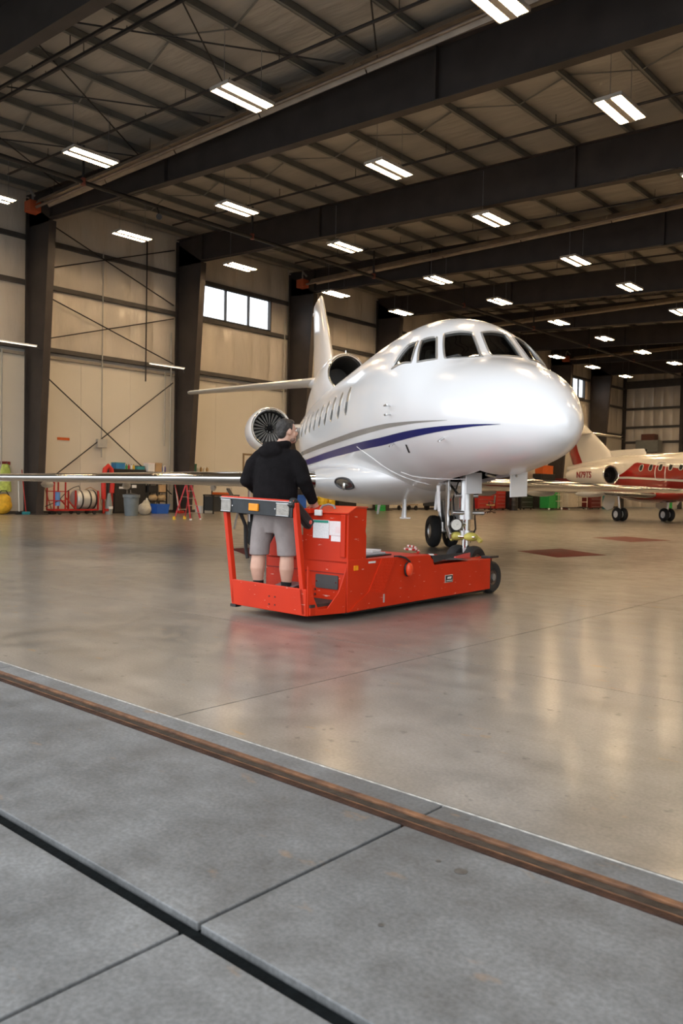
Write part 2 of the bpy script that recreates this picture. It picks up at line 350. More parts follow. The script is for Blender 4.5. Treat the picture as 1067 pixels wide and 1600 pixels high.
# ------------------------------------------------------------------ portal frames
def ibeam_frame(i, y):
    t = thing('steel_frame', 'dark steel portal frame with tapered column, number %d from the open door' % (i+1), 'steel frame', (XL,y,0), kind='structure')
    X = lambda x: x-XL
    cm = MB(); c0, c1, zt_ = .1, .0, 12.3
    cm.prism([(X(-33.86),0), (X(-32.84),0), (X(-31.96),12.25), (X(-33.86),13.4)], (0,-.012,0), (1,0,0), (0,0,1), (0,.024,0))
    col = cm.build('column_web', steel, t, 0)
    MB().bb((X(-33.92),-.16,0), (X(-33.86),.16,13.55)).build('column_flange', steel, t, 0)
    MB().prism([(X(-32.84),0), (X(-32.80),0), (X(-31.92),12.25), (X(-31.96),12.25)], (0,-.16,0), (1,0,0), (0,0,1), (0,.32,0)).build('column_flange', steel, t, 0)
    MB().bb((X(-34.0),-.28,0), (X(-32.6),.28,.03)).build('base_plate', steel, t, 0)
    XE = 16.6
    rw = MB().prism([(X(-33.9),zbot(-31.9)), (X(XE),zbot(XE)+.3), (X(XE),ztop(XE)-.03), (X(-33.9),ztop(-33.9)-.03)], (0,-.012,0), (1,0,0), (0,0,1), (0,.024,0)).build('rafter_web', steel, t, 0)
    MB().prism([(X(-31.96),zbot(-31.96)-.02), (X(-9),zbot(-9)-.02), (X(XE),zbot(XE)+.28), (X(XE),zbot(XE)+.31), (X(-9),zbot(-9)+.01), (X(-31.96),zbot(-31.96)+.01)], (0,-.16,0), (1,0,0), (0,0,1), (0,.32,0)).build('rafter_flange', steel, t, 0)
    MB().prism([(X(-33.9),ztop(-33.9)-.03), (X(XE),ztop(XE)-.03), (X(XE),ztop(XE)), (X(-33.9),ztop(-33.9))], (0,-.16,0), (1,0,0), (0,0,1), (0,.32,0)).build('rafter_flange', steel, t, 0)
    for x in (-31.94,-24.1,-12.55,0.0): MB().bb((X(x)-.03,-.15,zbot(x)+.01), (X(x)+.03,.15,ztop(x)-.03)).build('stiffener', steel, t, 0)
    MB().bb((X(16.6),-.16,0), (X(17.4),.16,ztop(17))).build('column_web', steel, t, 0)
    return t
for i, y in enumerate(FR[1:10]): ibeam_frame(i, y)

# ------------------------------------------------------------------ roof
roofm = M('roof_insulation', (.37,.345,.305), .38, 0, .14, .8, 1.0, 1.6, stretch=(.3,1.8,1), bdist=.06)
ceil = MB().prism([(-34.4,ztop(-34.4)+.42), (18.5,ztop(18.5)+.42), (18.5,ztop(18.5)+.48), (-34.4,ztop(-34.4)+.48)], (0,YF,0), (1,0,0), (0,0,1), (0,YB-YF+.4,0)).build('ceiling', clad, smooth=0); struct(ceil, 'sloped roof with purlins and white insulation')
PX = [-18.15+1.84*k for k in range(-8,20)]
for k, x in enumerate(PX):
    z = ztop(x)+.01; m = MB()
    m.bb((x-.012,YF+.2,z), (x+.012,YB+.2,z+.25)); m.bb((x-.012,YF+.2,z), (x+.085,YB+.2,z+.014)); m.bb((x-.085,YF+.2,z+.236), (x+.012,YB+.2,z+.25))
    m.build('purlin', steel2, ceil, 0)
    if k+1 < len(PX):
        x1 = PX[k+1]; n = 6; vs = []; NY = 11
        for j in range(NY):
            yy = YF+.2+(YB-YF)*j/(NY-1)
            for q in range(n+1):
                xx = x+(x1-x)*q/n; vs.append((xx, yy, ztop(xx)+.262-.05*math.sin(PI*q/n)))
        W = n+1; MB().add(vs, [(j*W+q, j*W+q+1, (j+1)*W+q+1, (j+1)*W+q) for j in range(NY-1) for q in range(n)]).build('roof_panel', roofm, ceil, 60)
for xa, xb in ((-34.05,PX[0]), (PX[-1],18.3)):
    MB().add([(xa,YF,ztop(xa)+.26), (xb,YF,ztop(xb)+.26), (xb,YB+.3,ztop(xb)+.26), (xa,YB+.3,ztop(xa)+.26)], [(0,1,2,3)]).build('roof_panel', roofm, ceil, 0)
# cross rods and purlin straps under the roof
for ya, yb in ((9.8,17.4), (73.2,80.8)):
    for xa, xb in ((-31.0,-25.5), (-25.5,-20.0), (-20.0,-14.4), (-14.4,-8.9)):
        for p, q in ((xa,xb), (xb,xa)): MB().cyl((p,ya,ztop(p)-.12), (q,yb,ztop(q)-.12), .022, n=6).build('brace_rod', pipeb, ceil)
for i in range(1, 9):
    ym = (FR[i]+FR[i+1])/2
    for k in range(0, 15):
        xa, xb = PX[k], PX[k+1]
        if k % 2 == 0: MB().beam((xa,ym-.25,ztop(xa)+.22), (xb,ym+.25,ztop(xb)+.04), .05, .02).build('purlin_strap', steel2, ceil, 0)
        if k % 2 == 1: MB().beam((xa,ym+.25,ztop(xa)+.04), (xb,ym-.25,ztop(xb)+.22), .05, .02).build('purlin_strap', steel2, ceil, 0)

# ------------------------------------------------------------------ sprinkler pipes
t = thing('sprinkler_main', 'long black sprinkler main running the length of the hall below the rafters', 'pipe', (-25.6,9,11.65))
SPM = t
MB().cyl((0,0,0), (0,71.5,0), .075, n=10).build('pipe', pipeb, t)
for y in (11.65,15.2,22.95,30.85,38.75,46.7,54.6,62.5): 
    MB().cyl((0,y-9,0), (0,y-9,1.25), .045, n=8).build('riser', pipeb, t)
    MB().cyl((0,y-9,-.09), (0,y-9,.14), .09, n=8).build('coupling', M('coupling_red', (.20,.05,.03), .5), t)
BR = [(11.45,'nearest the open door'),(11.85,'second from the open door'),(15.2,'before the first full rafter'),(22.95,'in the second bay'),(30.85,'in the third bay'),(38.75,'in the fourth bay'),(46.7,'in the fifth bay'),(54.6,'in the sixth bay'),(62.5,'in the seventh bay')]
for y, w in BR:
    t = thing('sprinkler_branch', 'thin black sprinkler branch pipe crossing under the roof, '+w, 'pipe', (-31,y,0), group='sprinkler branch pipes')
    r = .055 if y < 12 else .042
    MB().cyl((0,0,ztop(-31)-.32), (44,0,ztop(13)-.32), r, n=8).build('pipe', pipeb, t)
    for k in range(0, 22):
        x = 1.0+k*2.0; z = ztop(x-31)-.32
        MB().cyl((x,0,z), (x,0,z+.34 if k % 2 else z+.12), .012, n=5).build('hanger', pipeb, t)

# ------------------------------------------------------------------ radiant tube heaters
hoodm = M('heater_hood', (.42,.36,.30), .35, .75, .15, 2)
tubem = M('heater_tube', (.30,.25,.21), .4, .6, .2, 3)
for y, w in ((16.78,'along the first full rafter'), (32.55,'along the third rafter'), (48.4,'along the fifth rafter'), (64.2,'along the seventh rafter')):
    t = thing('radiant_heater', 'long radiant tube heater with orange burner box and metal hood, '+w, 'heater', (-31.6,y,12.62), group='radiant tube heaters')
    sec = [(-.30,-.10), (-.17,.10), (.17,.10), (.30,-.10), (.27,-.10), (.15,.07), (-.15,.07), (-.27,-.10)]
    for k in range(6): MB().prism(sec, (.3+k*4.2,0,0), (0,1,0), (0,0,1), (4.15,0,0)).build('reflector', hoodm, t, 0)
    MB().cyl((-.2,0,-.06), (25.5,0,-.06), .055, n=10).build('tube', tubem, t)
    bx = MB().bb((-.75,-.24,-.22), (-.25,.24,.22)).build('burner_box', M('burner_orange', (.42,.085,.03), .5), t, 0, .02)
    MB().tube([(-.5,0,.2), (-.5,0,.5), (-.3,-.2,.6), (0,-.2,.3)], .05).build('flue', greym, t)
    for k in range(8): MB().cyl((1.2+k*3.2,0,.09), (1.2+k*3.2,0,ztop(-31.6+1.2+k*3.2)-12.62), .008, n=5).build('hanger', pipeb, t)

# ------------------------------------------------------------------ ceiling light fixtures
lampm = bpy.data.materials.new('lamp_lens'); lampm.use_nodes = True
_n = lampm.node_tree; _n.nodes.clear(); _o = _n.nodes.new('ShaderNodeOutputMaterial'); _e = _n.nodes.new('ShaderNodeEmission')
_e.inputs['Color'].default_value = (1.0,.70,.40,1); _e.inputs['Strength'].default_value = LAMP; _n.links.new(_e.outputs[0], _o.inputs[0])
housem = M('lamp_housing', (.55,.50,.44), .4, .3)
def make_lamp():
    t = thing('ceiling_light', '', 'ceiling light', (0,0,0), group='hanging two-strip ceiling lights')
    h = MB(); h.bb((-.34,-.77,.0), (.34,.77,.05)); h.bb((-.36,-.79,-.03), (-.33,.79,.06)); h.bb((.33,-.79,-.03), (.36,.79,.06)); h.bb((-.085,-.77,-.05), (.085,.77,.0)); h.bb((-.36,-.79,-.03), (.36,-.76,.06)); h.bb((-.36,.76,-.03), (.36,.79,.06))
    h.build('housing', housem, t, 0)
    for s in (-1,1): MB().bb((s*.20-.105,-.74,-.028), (s*.20+.105,.74,-.004)).build('tube_lens', lampm, t, 0)
    for s in (-1,1): MB().cyl((0,s*.62,.05), (0,s*.62,1.55), .008, n=5).build('hanger', greym, t)
    return t
COLS = [(-29.8,'row along the left wall'), (-23.15,'second row from the left wall'), (-16.05,'third row from the left wall'), (-8.7,'fourth row from the left wall'), (-1.3,'added unseen fifth row from the left wall'), (6.1,'added unseen sixth row from the left wall')]  # fifth and sixth rows are out of view, added to light the hall
ROWS = [14.0,20.0,26.0,32.8,38.5,45.3,51.7,58.1,64.4,71.1]
ORD = ['first','second','third','fourth','fifth','sixth','seventh','eighth','ninth','tenth']
lamp0 = make_lamp(); used = False
for x, cw in COLS:
    for j, y in enumerate(ROWS):
        t = lamp0 if not used else copy_tree(lamp0); used = True
        t.location = (x, y, 10.55-.0418*x)
        t['label'] = 'lit ceiling light, %s from the door, %s' % (ORD[j], cw)
# strip lights on the left wall columns
for y, w in ((15.9,'in front of the leftmost column'), (23.4,'beside the second column')):
    t = thing('strip_light', 'white strip light bar on the left wall '+w, 'wall light', (-31.9,y,6.95), group='wall strip lights')
    MB().bb((-.05,-1.0,.0), (.05,1.0,.05)).build('housing', whitep, t, 0, .01)
    MB().bb((-.04,-.97,-.025), (.04,.97,.0)).build('tube_lens', M('strip_lens', (.9,.9,.85), .4, emit=((1,.9,.75),1.6)), t, 0)
    MB().cyl((0,.9 ,.02), (-1.2,1.9,.02), .025, n=6).build('bracket', greym, t)
# work light clamped on the sprinkler main
fl = MB().lathe([(.0,0), (.06,.0), (.10,.16), (.11,.18)], (.2,9.2,-.42), (.6,-.5,-.3), 14, True).build('work_light', blackp, SPM)
MB().lathe([(.0,.178), (.10,.178)], (.2,9.2,-.42), (.6,-.5,-.3), 14).build('lens', M('flood_lens', (.9,.6,.2), .2, emit=((1,.6,.2),2.0)), fl)
MB().beam((.2,9.2,-.38), (.03,9.2,-.02), .05, .03).build('clamp', blackp, fl, 0)
# ------------------------------------------------------------------ large white three-engined jet
def hermite(tab, s):
    x = [r[0] for r in tab]; i = 0
    while i < len(x)-2 and s > x[i+1]: i += 1
    h = x[i+1]-x[i]; u = (s-x[i])/h; out = []
    for j in range(1, len(tab[0])):
        v = [r[j] for r in tab]
        def sl(k):
            if k == 0: return (v[1]-v[0])/(x[1]-x[0])
            if k == len(x)-1: return (v[-1]-v[-2])/(x[-1]-x[-2])
            a = (v[k]-v[k-1])/(x[k]-x[k-1]); b = (v[k+1]-v[k])/(x[k+1]-x[k]); return 2*a*b/(a+b) if a*b > 0 else 0.0
        out.append((2*u**3-3*u**2+1)*v[i]+(u**3-2*u**2+u)*h*sl(i)+(-2*u**3+3*u**2)*v[i+1]+(u**3-u**2)*h*sl(i+1))
    return out
class Hull:
    def __init__(s, tab): s.tab = tab
    def at(s, st, phi, off=0.0):
        zt, zb, w, zc = hermite(s.tab, st); c, n = math.cos(phi), math.sin(phi); h = (zt-zc) if n >= 0 else (zc-zb)
        p = Vector((st, w*c, zc+h*n))
        if off:
            p2 = s.at(st+.01, phi); q2 = s.at(st, phi+.01); nn = (q2-p).cross(p2-p).normalized()
            if nn.dot(Vector((0,c,n))) < 0: nn = -nn
            p = p+nn*off
        return p
    def phi(s, st, y, z):
        zt, zb, w, zc = hermite(s.tab, st); a = math.atan2((z-zc)/((zt-zc) if z >= zc else (zc-zb)), y/w); return a+2*PI if (a < 0 and y < 0) else a
    def phiz(s, st, z, side=1):
        zt, zb, w, zc = hermite(s.tab, st); a = math.asin(max(-1, min(1, (z-zc)/((zt-zc) if z >= zc else (zc-zb))))); return a if side > 0 else PI-a
    def rings(s, stations, n=64): return [[s.at(st, 2*PI*k/n) for k in range(n)] for st in stations]
    def quadpatch(s, cs, n=8, off=0.0, shrink=0.0, rnd=.0):
        """grid on the hull spanned by 4 corners given as (station, y, z)"""
        c = [(a, s.phi(a, y, z)) for a, y, z in cs]; g = []
        for j in range(n+1):
            row = []
            for i in range(n+1):
                u, v = i/n*2-1, j/n*2-1
                if rnd:   # squircle mapping rounds the corners
                    u, v = u*((1-rnd)+rnd*math.sqrt(max(0, 1-v*v/2))), v*((1-rnd)+rnd*math.sqrt(max(0, 1-u*u/2)))
                u, v = (u*(1-shrink)+1)/2, (v*(1-shrink)+1)/2
                a = [c[0][k]*(1-u)*(1-v)+c[3][k]*u*(1-v)+c[1][k]*(1-u)*v+c[2][k]*u*v for k in (0,1)]
                row.append(s.at(a[0], a[1], off))
            g.append(row)
        return g
def grid_mesh(g, m=None):
    m = m or MB(); W = len(g[0]); m.add([q for r in g for q in r], [(j*W+i, j*W+i+1, (j+1)*W+i+1, (j+1)*W+i) for j in range(len(g)-1) for i in range(W-1)]); return m
def grid_edge(g): return [q for q in g[0]]+[r[-1] for r in g[1:]]+[q for q in g[-1][-2::-1]]+[r[0] for r in g[-2:0:-1]]
def grid_prism(ga, gb, m):
    """closed solid between two grids of equal size"""
    W = len(ga[0]); H = len(ga); k = W*H
    idx = lambda j, i: j*W+i
    ring = [idx(0,i) for i in range(W)]+[idx(j,W-1) for j in range(1,H)]+[idx(H-1,i) for i in range(W-2,-1,-1)]+[idx(j,0) for j in range(H-2,0,-1)]
    fs = [(idx(j,i), idx(j,i+1), idx(j+1,i+1), idx(j+1,i)) for j in range(H-1) for i in range(W-1)]
    fs += [tuple(v+k for v in reversed(f)) for f in fs]
    fs += [(ring[i], k+ring[i], k+ring[(i+1) % len(ring)], ring[(i+1) % len(ring)]) for i in range(len(ring))]
    m.add([q for r in ga for q in r]+[q for r in gb for q in r], fs)
def closed_tube(pts, r, m=None, n=6):
    m = m or MB(); pts = [Vector(p) for p in pts]; N = len(pts); rings = []
    for i, p in enumerate(pts):
        t = (pts[(i+1) % N]-pts[i-1]).normalized(); u = t.cross(Vector((.3,.2,1))).normalized(); v = t.cross(u)
        rings.append([p+(u*math.cos(2*PI*k/n)+v*math.sin(2*PI*k/n))*r for k in range(n)])
    vs = [q for g in rings for q in g]
    m.add(vs, [(i*n+k, i*n+(k+1) % n, ((i+1) % N)*n+(k+1) % n, ((i+1) % N)*n+k) for i in range(N) for k in range(n)]); return m
def cut(o, cutter_mb):
    c = bpy.data.objects.new('cutter', cutter_mb.mesh('cutter', None, 0)); COL.objects.link(c); c.parent = o.parent
    b = o.modifiers.new('cut', 'BOOLEAN'); b.operation = 'DIFFERENCE'; b.solver = 'EXACT'; b.object = c; b.use_self = True
    me = mesh_from(o); o.modifiers.clear(); o.data = me; bpy.data.objects.remove(c)
    me.polygons.foreach_set('use_smooth', [True]*len(me.polygons)); me.set_sharp_from_angle(angle=math.radians(35))
def airfoil(le, chord, t, ax=(1,0,0), up=(0,0,1), n=9, r_le=1.0):
    """section ring: le point, chord along ax, thickness along up"""
    le, ax, up = Vector(le), Vector(ax), Vector(up); pts = []
    xs = [(.5-.5*math.cos(PI*k/n)) for k in range(n+1)]
    th = lambda x: 5*(.2969*math.sqrt(x)-.126*x-.3516*x*x+.2843*x**3-.1036*x**4)
    for x in xs: pts.append(le+ax*(x*chord)+up*(th(x)*t))
    for x in xs[-2:0:-1]: pts.append(le+ax*(x*chord)-up*(th(x)*t))
    return pts
def le_strip(le, chord, t, fr, off, ax=(1,0,0), up=(0,0,1)):
    le, ax, up = Vector(le), Vector(ax), Vector(up); th = lambda x: 5*(.2969*math.sqrt(x)-.126*x-.3516*x*x+.2843*x**3-.1036*x**4)
    xs = [fr, fr*.55, fr*.25, fr*.08, fr*.02, 0]
    return [le+ax*(x*chord-off)+up*(th(x)*t+off) for x in xs]+[le+ax*(x*chord-off)-up*(th(x)*t+off) for x in xs[-2::-1]]

darkint = M('cabin_interior', (.045,.04,.036), .8, 0, .3, 3)
cockglass = glass('cockpit_glass', (.42,.46,.46), .55, .02)
frmdark = M('window_seal', (.05,.05,.055), .5)
NX, NY = -3.41, 7.27
jet = thing('business_jet', 'large white business jet with blue and grey side stripes held by the red tug', 'airplane', (NX,NY,0), math.atan2(.619,-.785))
FT = [(.38,2.02,1.96,.02,1.99),(.41,2.12,1.87,.11,1.99),(.50,2.22,1.79,.20,2.0),(.8,2.45,1.67,.37,2.04),(1.3,2.68,1.59,.59,2.13),(1.9,2.84,1.52,.80,2.23),(2.45,2.98,1.47,.945,2.33),
(2.8,3.23,1.45,1.03,2.42),(3.2,3.52,1.42,1.10,2.50),(3.6,3.66,1.39,1.15,2.51),(4.1,3.73,1.36,1.19,2.52),(4.8,3.76,1.30,1.23,2.50),(5.6,3.765,1.25,1.25,2.49),(8,3.74,1.20,1.25,2.47),(11.5,3.70,1.22,1.22,2.45),(13,3.66,1.34,1.12,2.48),(15,3.55,1.70,.95,2.60),(17,3.42,2.15,.70,2.78),(18.4,3.30,2.55,.40,2.92),(19.4,3.12,2.92,.08,3.01)]
hull = Hull(FT)
st = [.38,.385,.395,.41,.43,.46,.5,.56,.64,.72,.8,.9,1.0,1.15,1.3,1.5,1.7,1.9]+[2.0+.1*k for k in range(32)]+[5.3+.35*k for k in range(40)]+[19.4]
fus = MB().loft(hull.rings(st, 72)).build('fuselage', jetw, jet, 50)
fus.data.materials.append(darkint)
sm = fus.modifiers.new('shell', 'SOLIDIFY'); sm.thickness = .05; sm.offset = -1; sm.material_offset = 1; sm.material_offset_rim = 0
# cockpit windows (station, y, z) lower-aft, upper-aft, upper-fore, lower-fore
CW = [[(3.46,1.06,2.90),(3.40,.86,3.235),(3.24,.77,3.265),(2.97,.915,2.92)],
      [(2.88,.87,2.915),(3.19,.735,3.27),(3.05,.57,3.295),(2.66,.675,2.93)],
      [(2.61,.60,2.94),(3.05,.475,3.325),(2.965,.115,3.36),(2.36,.175,2.94)],
      [(2.41,.05,2.95),(2.965,.01,3.365),(3.05,-.345,3.34),(2.57,-.375,2.94)],
      [(2.60,-.47,2.92),(3.05,-.445,3.31),(3.20,-.66,3.26),(2.84,-.78,2.90)],
      [(2.97,-.88,2.90),(3.24,-.75,3.25),(3.40,-.84,3.22),(3.46,-1.04,2.89)]]
CABW = [(5.75+.72*k, 2.62, .165, .30) for k in range(12)]     # station, z, half length, half height
cutm = MB()
for c in CW: grid_prism(hull.quadpatch(c, 8, .12, 0, .15), hull.quadpatch(c, 8, -.16, 0, .15), cutm)
def cab_corners(s, z, a, h, side): 
    f = lambda ss, zz: (ss, side*abs(hull.at(ss, hull.phiz(ss, zz)).y), zz)
    return [f(s+a,z-h*.5), f(s+a,z+h*.5), f(s-a,z+h*.5), f(s-a,z-h*.5)]
for s_, z_, a_, h_ in CABW:
    for sd in (1,-1):
        c = cab_corners(s_, z_+.1, a_, h_*1.5, sd); grid_prism(hull.quadpatch(c, 6, .10, 0, .9), hull.quadpatch(c, 6, -.12, 0, .9), cutm)
cutm.bb((2.05,-.30,.8), (3.75,.30,1.62))      # nose gear bay
cut(fus, cutm)
for c in CW:
    w = closed_tube(grid_edge(hull.quadpatch(c, 8, -.002, .0, .15)), .016).build('window_frame', M('window_rim', (.55,.54,.52), .3, .6), jet)
    grid_mesh(hull.quadpatch(c, 8, -.012, .0, .15)).build('pane', cockglass, w)
cabg = M('cabin_pane', (.035,.033,.032), .06, 0, .2, 3); reflm = M('window_reflection', (.50,.40,.28), .5)  # beige upper half of each cabin window is a painted reflection
for s_, z_, a_, h_ in CABW:
    for sd in (1,-1):
        c = cab_corners(s_, z_+.1, a_, h_*1.5, sd)
        w = closed_tube(grid_edge(hull.quadpatch(c, 6, -.004, .0, .9)), .012).build('cabin_window', M('cabin_rim', (.62,.60,.57), .3, .5), jet)
        g = hull.quadpatch(c, 8, -.02, .0, .9); grid_mesh(g[:5]).build('pane', cabg, w); grid_mesh(g[4:]).build('window_reflection', reflm, w)
# cockpit furniture glimpsed through the glass
MB().bb((2.65,-.72,2.5), (2.85,.72,2.84)).build('instrument_panel', blackp, jet, 0, .04)
seatm = M('seat_leather', (.12,.09,.06), .6)
for y in (.48,-.48):
    m = MB(); m.bb((3.35,y-.24,2.3), (3.5,y+.24,2.95)); m.bb((3.38,y-.13,2.97), (3.48,y+.13,3.18)); m.build('pilot_seat', seatm, jet, 0, .05)
MB().loft([[hull.at(s, 2*PI*k/40, -.07) for k in range(40)] for s in (4.2,4.24)]).build('bulkhead', darkint, jet, 0)
MB().bb((2.5,-.7,2.0), (4.2,.7,2.04)).build('cockpit_floor', darkint, jet, 0)
m = MB(); m.sph((2.86,.62,2.98), (.06,.10,.06)); m.cyl((2.86,.62,2.85), (2.86,.62,2.98), .02); m.build('headset', blackp, jet)
MB().tube([(2.42,.45,2.955), (2.36,.5,2.95), (2.44,.62,2.925)], .012).build('wiper', blackp, jet)
# side stripes
def stripe(pts, mat, name, side):
    tab = pts; n = 60; a = []; b = []
    for k in range(n+1):
        s = tab[0][0]+(tab[-1][0]-tab[0][0])*k/n; z, h = hermite(tab, s)
        a.append(hull.at(s, hull.phiz(s, z-h/2, side), .004)); b.append(hull.at(s, hull.phiz(s, z+h/2, side), .004))
    grid_mesh([a, b]).build(name, mat, jet, 60)
bluem = M('stripe_blue', (.003,.008,.13), .3, 0, .05, 3, spec=.3); silv = M('stripe_grey', (.36,.35,.33), .25, .3, .05, 3)
for sd in (1,-1):
    stripe([(1.0,2.015,.002),(1.5,2.03,.03),(1.9,2.03,.05),(2.9,2.015,.085),(3.9,1.985,.10),(5.75,1.965,.11),(7.6,1.95,.11),(11.4,1.91,.11),(13,1.9,.1)], bluem, 'blue_stripe', sd)
    stripe([(1.85,2.115,.002),(2.75,2.15,.03),(3.7,2.165,.06),(5.4,2.155,.08),(8.7,2.14,.085),(11.5,2.12,.085),(13,2.1,.08)], silv, 'grey_stripe', sd)
# belly fairing with landing lights
FA = [(4.5,1.75,1.38,.45,1.5),(5.0,1.8,1.26,.80,1.5),(6,1.9,1.12,1.08,1.5),(7.4,1.95,1.04,1.27,1.5),(9,1.95,1.01,1.38,1.5),(11,1.95,1.02,1.36,1.5),(12.6,1.95,1.16,1.2,1.55),(14,2.0,1.45,.75,1.7)]
fhull = Hull(FA); MB().loft(fhull.rings([4.5+.25*k for k in range(39)], 56)).build('belly_fairing', jetw, jet, 60)
def on_f(s, z, side=1): return fhull.at(s, fhull.phiz(s, z, side))
sealw = M('fairing_seal', (.80,.80,.79), .4)
MB().tube([hull.at(s, hull.phiz(s, z, 1), .004) for s, z in ((5.35,1.97),(5.1,1.88),(4.85,1.78),(4.7,1.68),(4.55,1.58),(4.4,1.50),(4.25,1.44))]+[hull.at(4.15, -PI/2+.3, .004), hull.at(4.1, -PI/2, .004), hull.at(4.15, -PI/2-.3, .004)], .006).build('fairing_seal', sealw, jet)
MB().tube([hull.at(4.25+.12*k, -PI/2+.62-.02*k, .003) if k == 0 else hull.at(4.25-.2*k, -PI/2+.55-.05*k, .003) for k in range(8)], .006).build('panel_seam', sealw, jet)
lg = glass('lamp_cover', (.92,.92,.92), .5, .03)
for sd in (1,-1):
    cs = [(6.9,sd*abs(on_f(6.9,1.31).y),1.31),(6.9,sd*abs(on_f(6.9,1.50).y),1.50),(6.05,sd*abs(on_f(6.05,1.49).y),1.49),(6.05,sd*abs(on_f(6.05,1.33).y),1.33)]
    w = closed_tube(grid_edge(fhull.quadpatch(cs, 8, .004, 0, .9)), .02).build('landing_light', frmdark, jet)
    grid_mesh(fhull.quadpatch(cs, 8, .006, .04, .9)).build('lens', M('lens_silver', (.55,.55,.53), .12, .9, .3, 7), w)
    p = fhull.at(6.5, fhull.phi(6.5, cs[0][1], 1.38), .012); MB().sph(p, (.09,.03,.085)).build('bulb', chrome, w)
# wings with polished leading edges
wingm = M('wing_grey', (.62,.61,.58), .3, .2, .06, 2)
WG = [(.7,8.0,4.7,1.50,.42),(1.25,8.25,4.4,1.49,.38),(3.9,9.55,3.1,1.475,.27),(6.8,11.4,2.1,1.45,.19),(9.6,13.15,1.25,1.43,.115),(9.72,13.5,.8,1.43,.05)]
for sd in (1,-1):
    w = MB().loft([airfoil((s, sd*p, z), c, t) for p, s, c, z, t in WG]).build('wing', wingm, jet, 50)
    rings = [le_strip((s, sd*p, z), c, t, .13, .006) for p, s, c, z, t in WG[1:5]]
    N = len(rings[0]); MB().add([q for r in rings for q in r], [(i*N+k, i*N+k+1, (i+1)*N+k+1, (i+1)*N+k) for i in range(3) for k in range(N-1)]).build('leading_edge', chrome, w, 60)
    m = MB()
    for p in (3.2,5.2,7.2):
        s = 9.2+(p-3.2)*.62; m.sph((s+2.4,sd*p,1.30), (.9,.07,.09), 8, 6)
    m.build('flap_fairing', wingm, w)
# engines
fan_d = M('fan_blade', (.05,.05,.052), .35, .8, .2, 20); lipm = M('inlet_lip', (.74,.72,.69), .16, .9, .05, 4)
def nacelle(y, z, s0, r, L, name, parent):
    o = (s0,y,z); e = MB().lathe([(r*.93,.0),(r*1.0,.06),(r*1.08,.35),(r*1.12,.9),(r*1.10,1.6),(r*.95,L*.75),(r*.72,L)], o, (1,0,0), 40).build(name, jetw, parent, 60)
    MB().lathe([(r*.99,.075),(r*.965,.02),(r*.93,-.01),(r*.885,.0),(r*.85,.05),(r*.84,.16)], o, (1,0,0), 40).build('inlet_lip', lipm, e, 60)
    MB().lathe([(r*.84,.15),(r*.80,.6),(r*.80,.62),(.0,.62)], o, (1,0,0), 40).build('inlet_duct', M('duct_dark', (.012,.012,.012), .6), e, 60)
    for k in range(24):
        a = 2*PI*k/24; u = Vector((0,math.cos(a),math.sin(a))); v = Vector((0,-math.sin(a),math.cos(a))); c = Vector(o)
        q = [c+u*(r*.24)+Vector((.36,0,0))-v*.012, c+u*(r*.24)+Vector((.44,0,0))+v*.010, c+u*(r*.79)+Vector((.46,0,0))+v*.026, c+u*(r*.79)+Vector((.40,0,0))-v*.030]
        MB().add(q+[x+Vector((.006,0,0)) for x in q], [(0,1,2,3),(7,6,5,4),(0,4,5,1),(1,5,6,2),(2,6,7,3),(3,7,4,0)]).build('fan_blade', M('fan_metal', (.55,.53,.50), .45, .3), e, 0)
    MB().lathe([(.0,.22),(r*.10,.26),(r*.20,.34),(r*.25,.44)], o, (1,0,0), 24).build('spinner', fan_d, e)
    m = MB()
    for k in range(8): m.sph((s0+.33,y+math.cos(k*PI/4)*r*.19,z+math.sin(k*PI/4)*r*.19), .014, 6, 4)
    m.build('spinner_bolts', chrome, e)
    MB().cyl((s0+L*.98,y,z), (s0+L*1.12,y,z), r*.5, r*.3, 20).build('exhaust_cone', greym, e)
    return e
for sd in (1,-1):
    e = nacelle(sd*1.88, 2.72, 12.0, .47, 3.2, 'engine_nacelle', jet)
    MB().loft([airfoil((12.45,sd*.9,2.78), 2.4, .26), airfoil((12.55,sd*1.5,2.76), 2.2, .24)]).build('pylon', jetw, jet)
# centre engine intake, fin and tailplane
DU = [(12.62,4.60,3.70,.45,4.15),(12.75,4.65,3.62,.50,4.15),(13.2,4.68,3.50,.54,4.12),(14.2,4.64,3.35,.55,4.05),(15.4,4.5,3.2,.48,3.95),(16.8,4.3,3.0,.38,3.8),(18.4,3.9,3.0,.25,3.5)]
dh = Hull(DU); MB().loft(dh.rings([12.62,12.66,12.7]+[12.75+.25*k for k in range(23)], 48), False).build('center_intake', jetw, jet, 60)
dl = MB().lathe([(.47,.075),(.462,.02),(.445,-.01),(.425,.0),(.405,.05),(.40,.18)], (12.62,0,4.15), (1,0,0), 40).build('inlet_lip', lipm, jet, 60)
MB().lathe([(.40,.15),(.36,.9),(.30,1.4),(.0,1.4)], (12.62,0,4.15), (1,0,.0), 36).build('inlet_duct', M('duct_grey', (.06,.055,.05), .5), dl, 60)
MB().cyl((12.75,0,4.6), (12.75,0,4.72), .03, .02, 8).build('beacon', chrome, jet)
fin = MB().loft([airfoil((s,0,z), c, t, (1,0,0), (0,1,0)) for z, s, c, t in ((3.9,13.9,4.4,.42),(4.5,14.5,3.8,.36),(5.7,15.65,2.75,.26),(6.9,16.75,1.8,.17),(7.02,16.95,1.5,.06))]).build('tail_fin', jetw, jet, 50)
MB().sph((18.3,.0,6.75), (.32,.05,.07)).build('tail_light', jetw, fin)
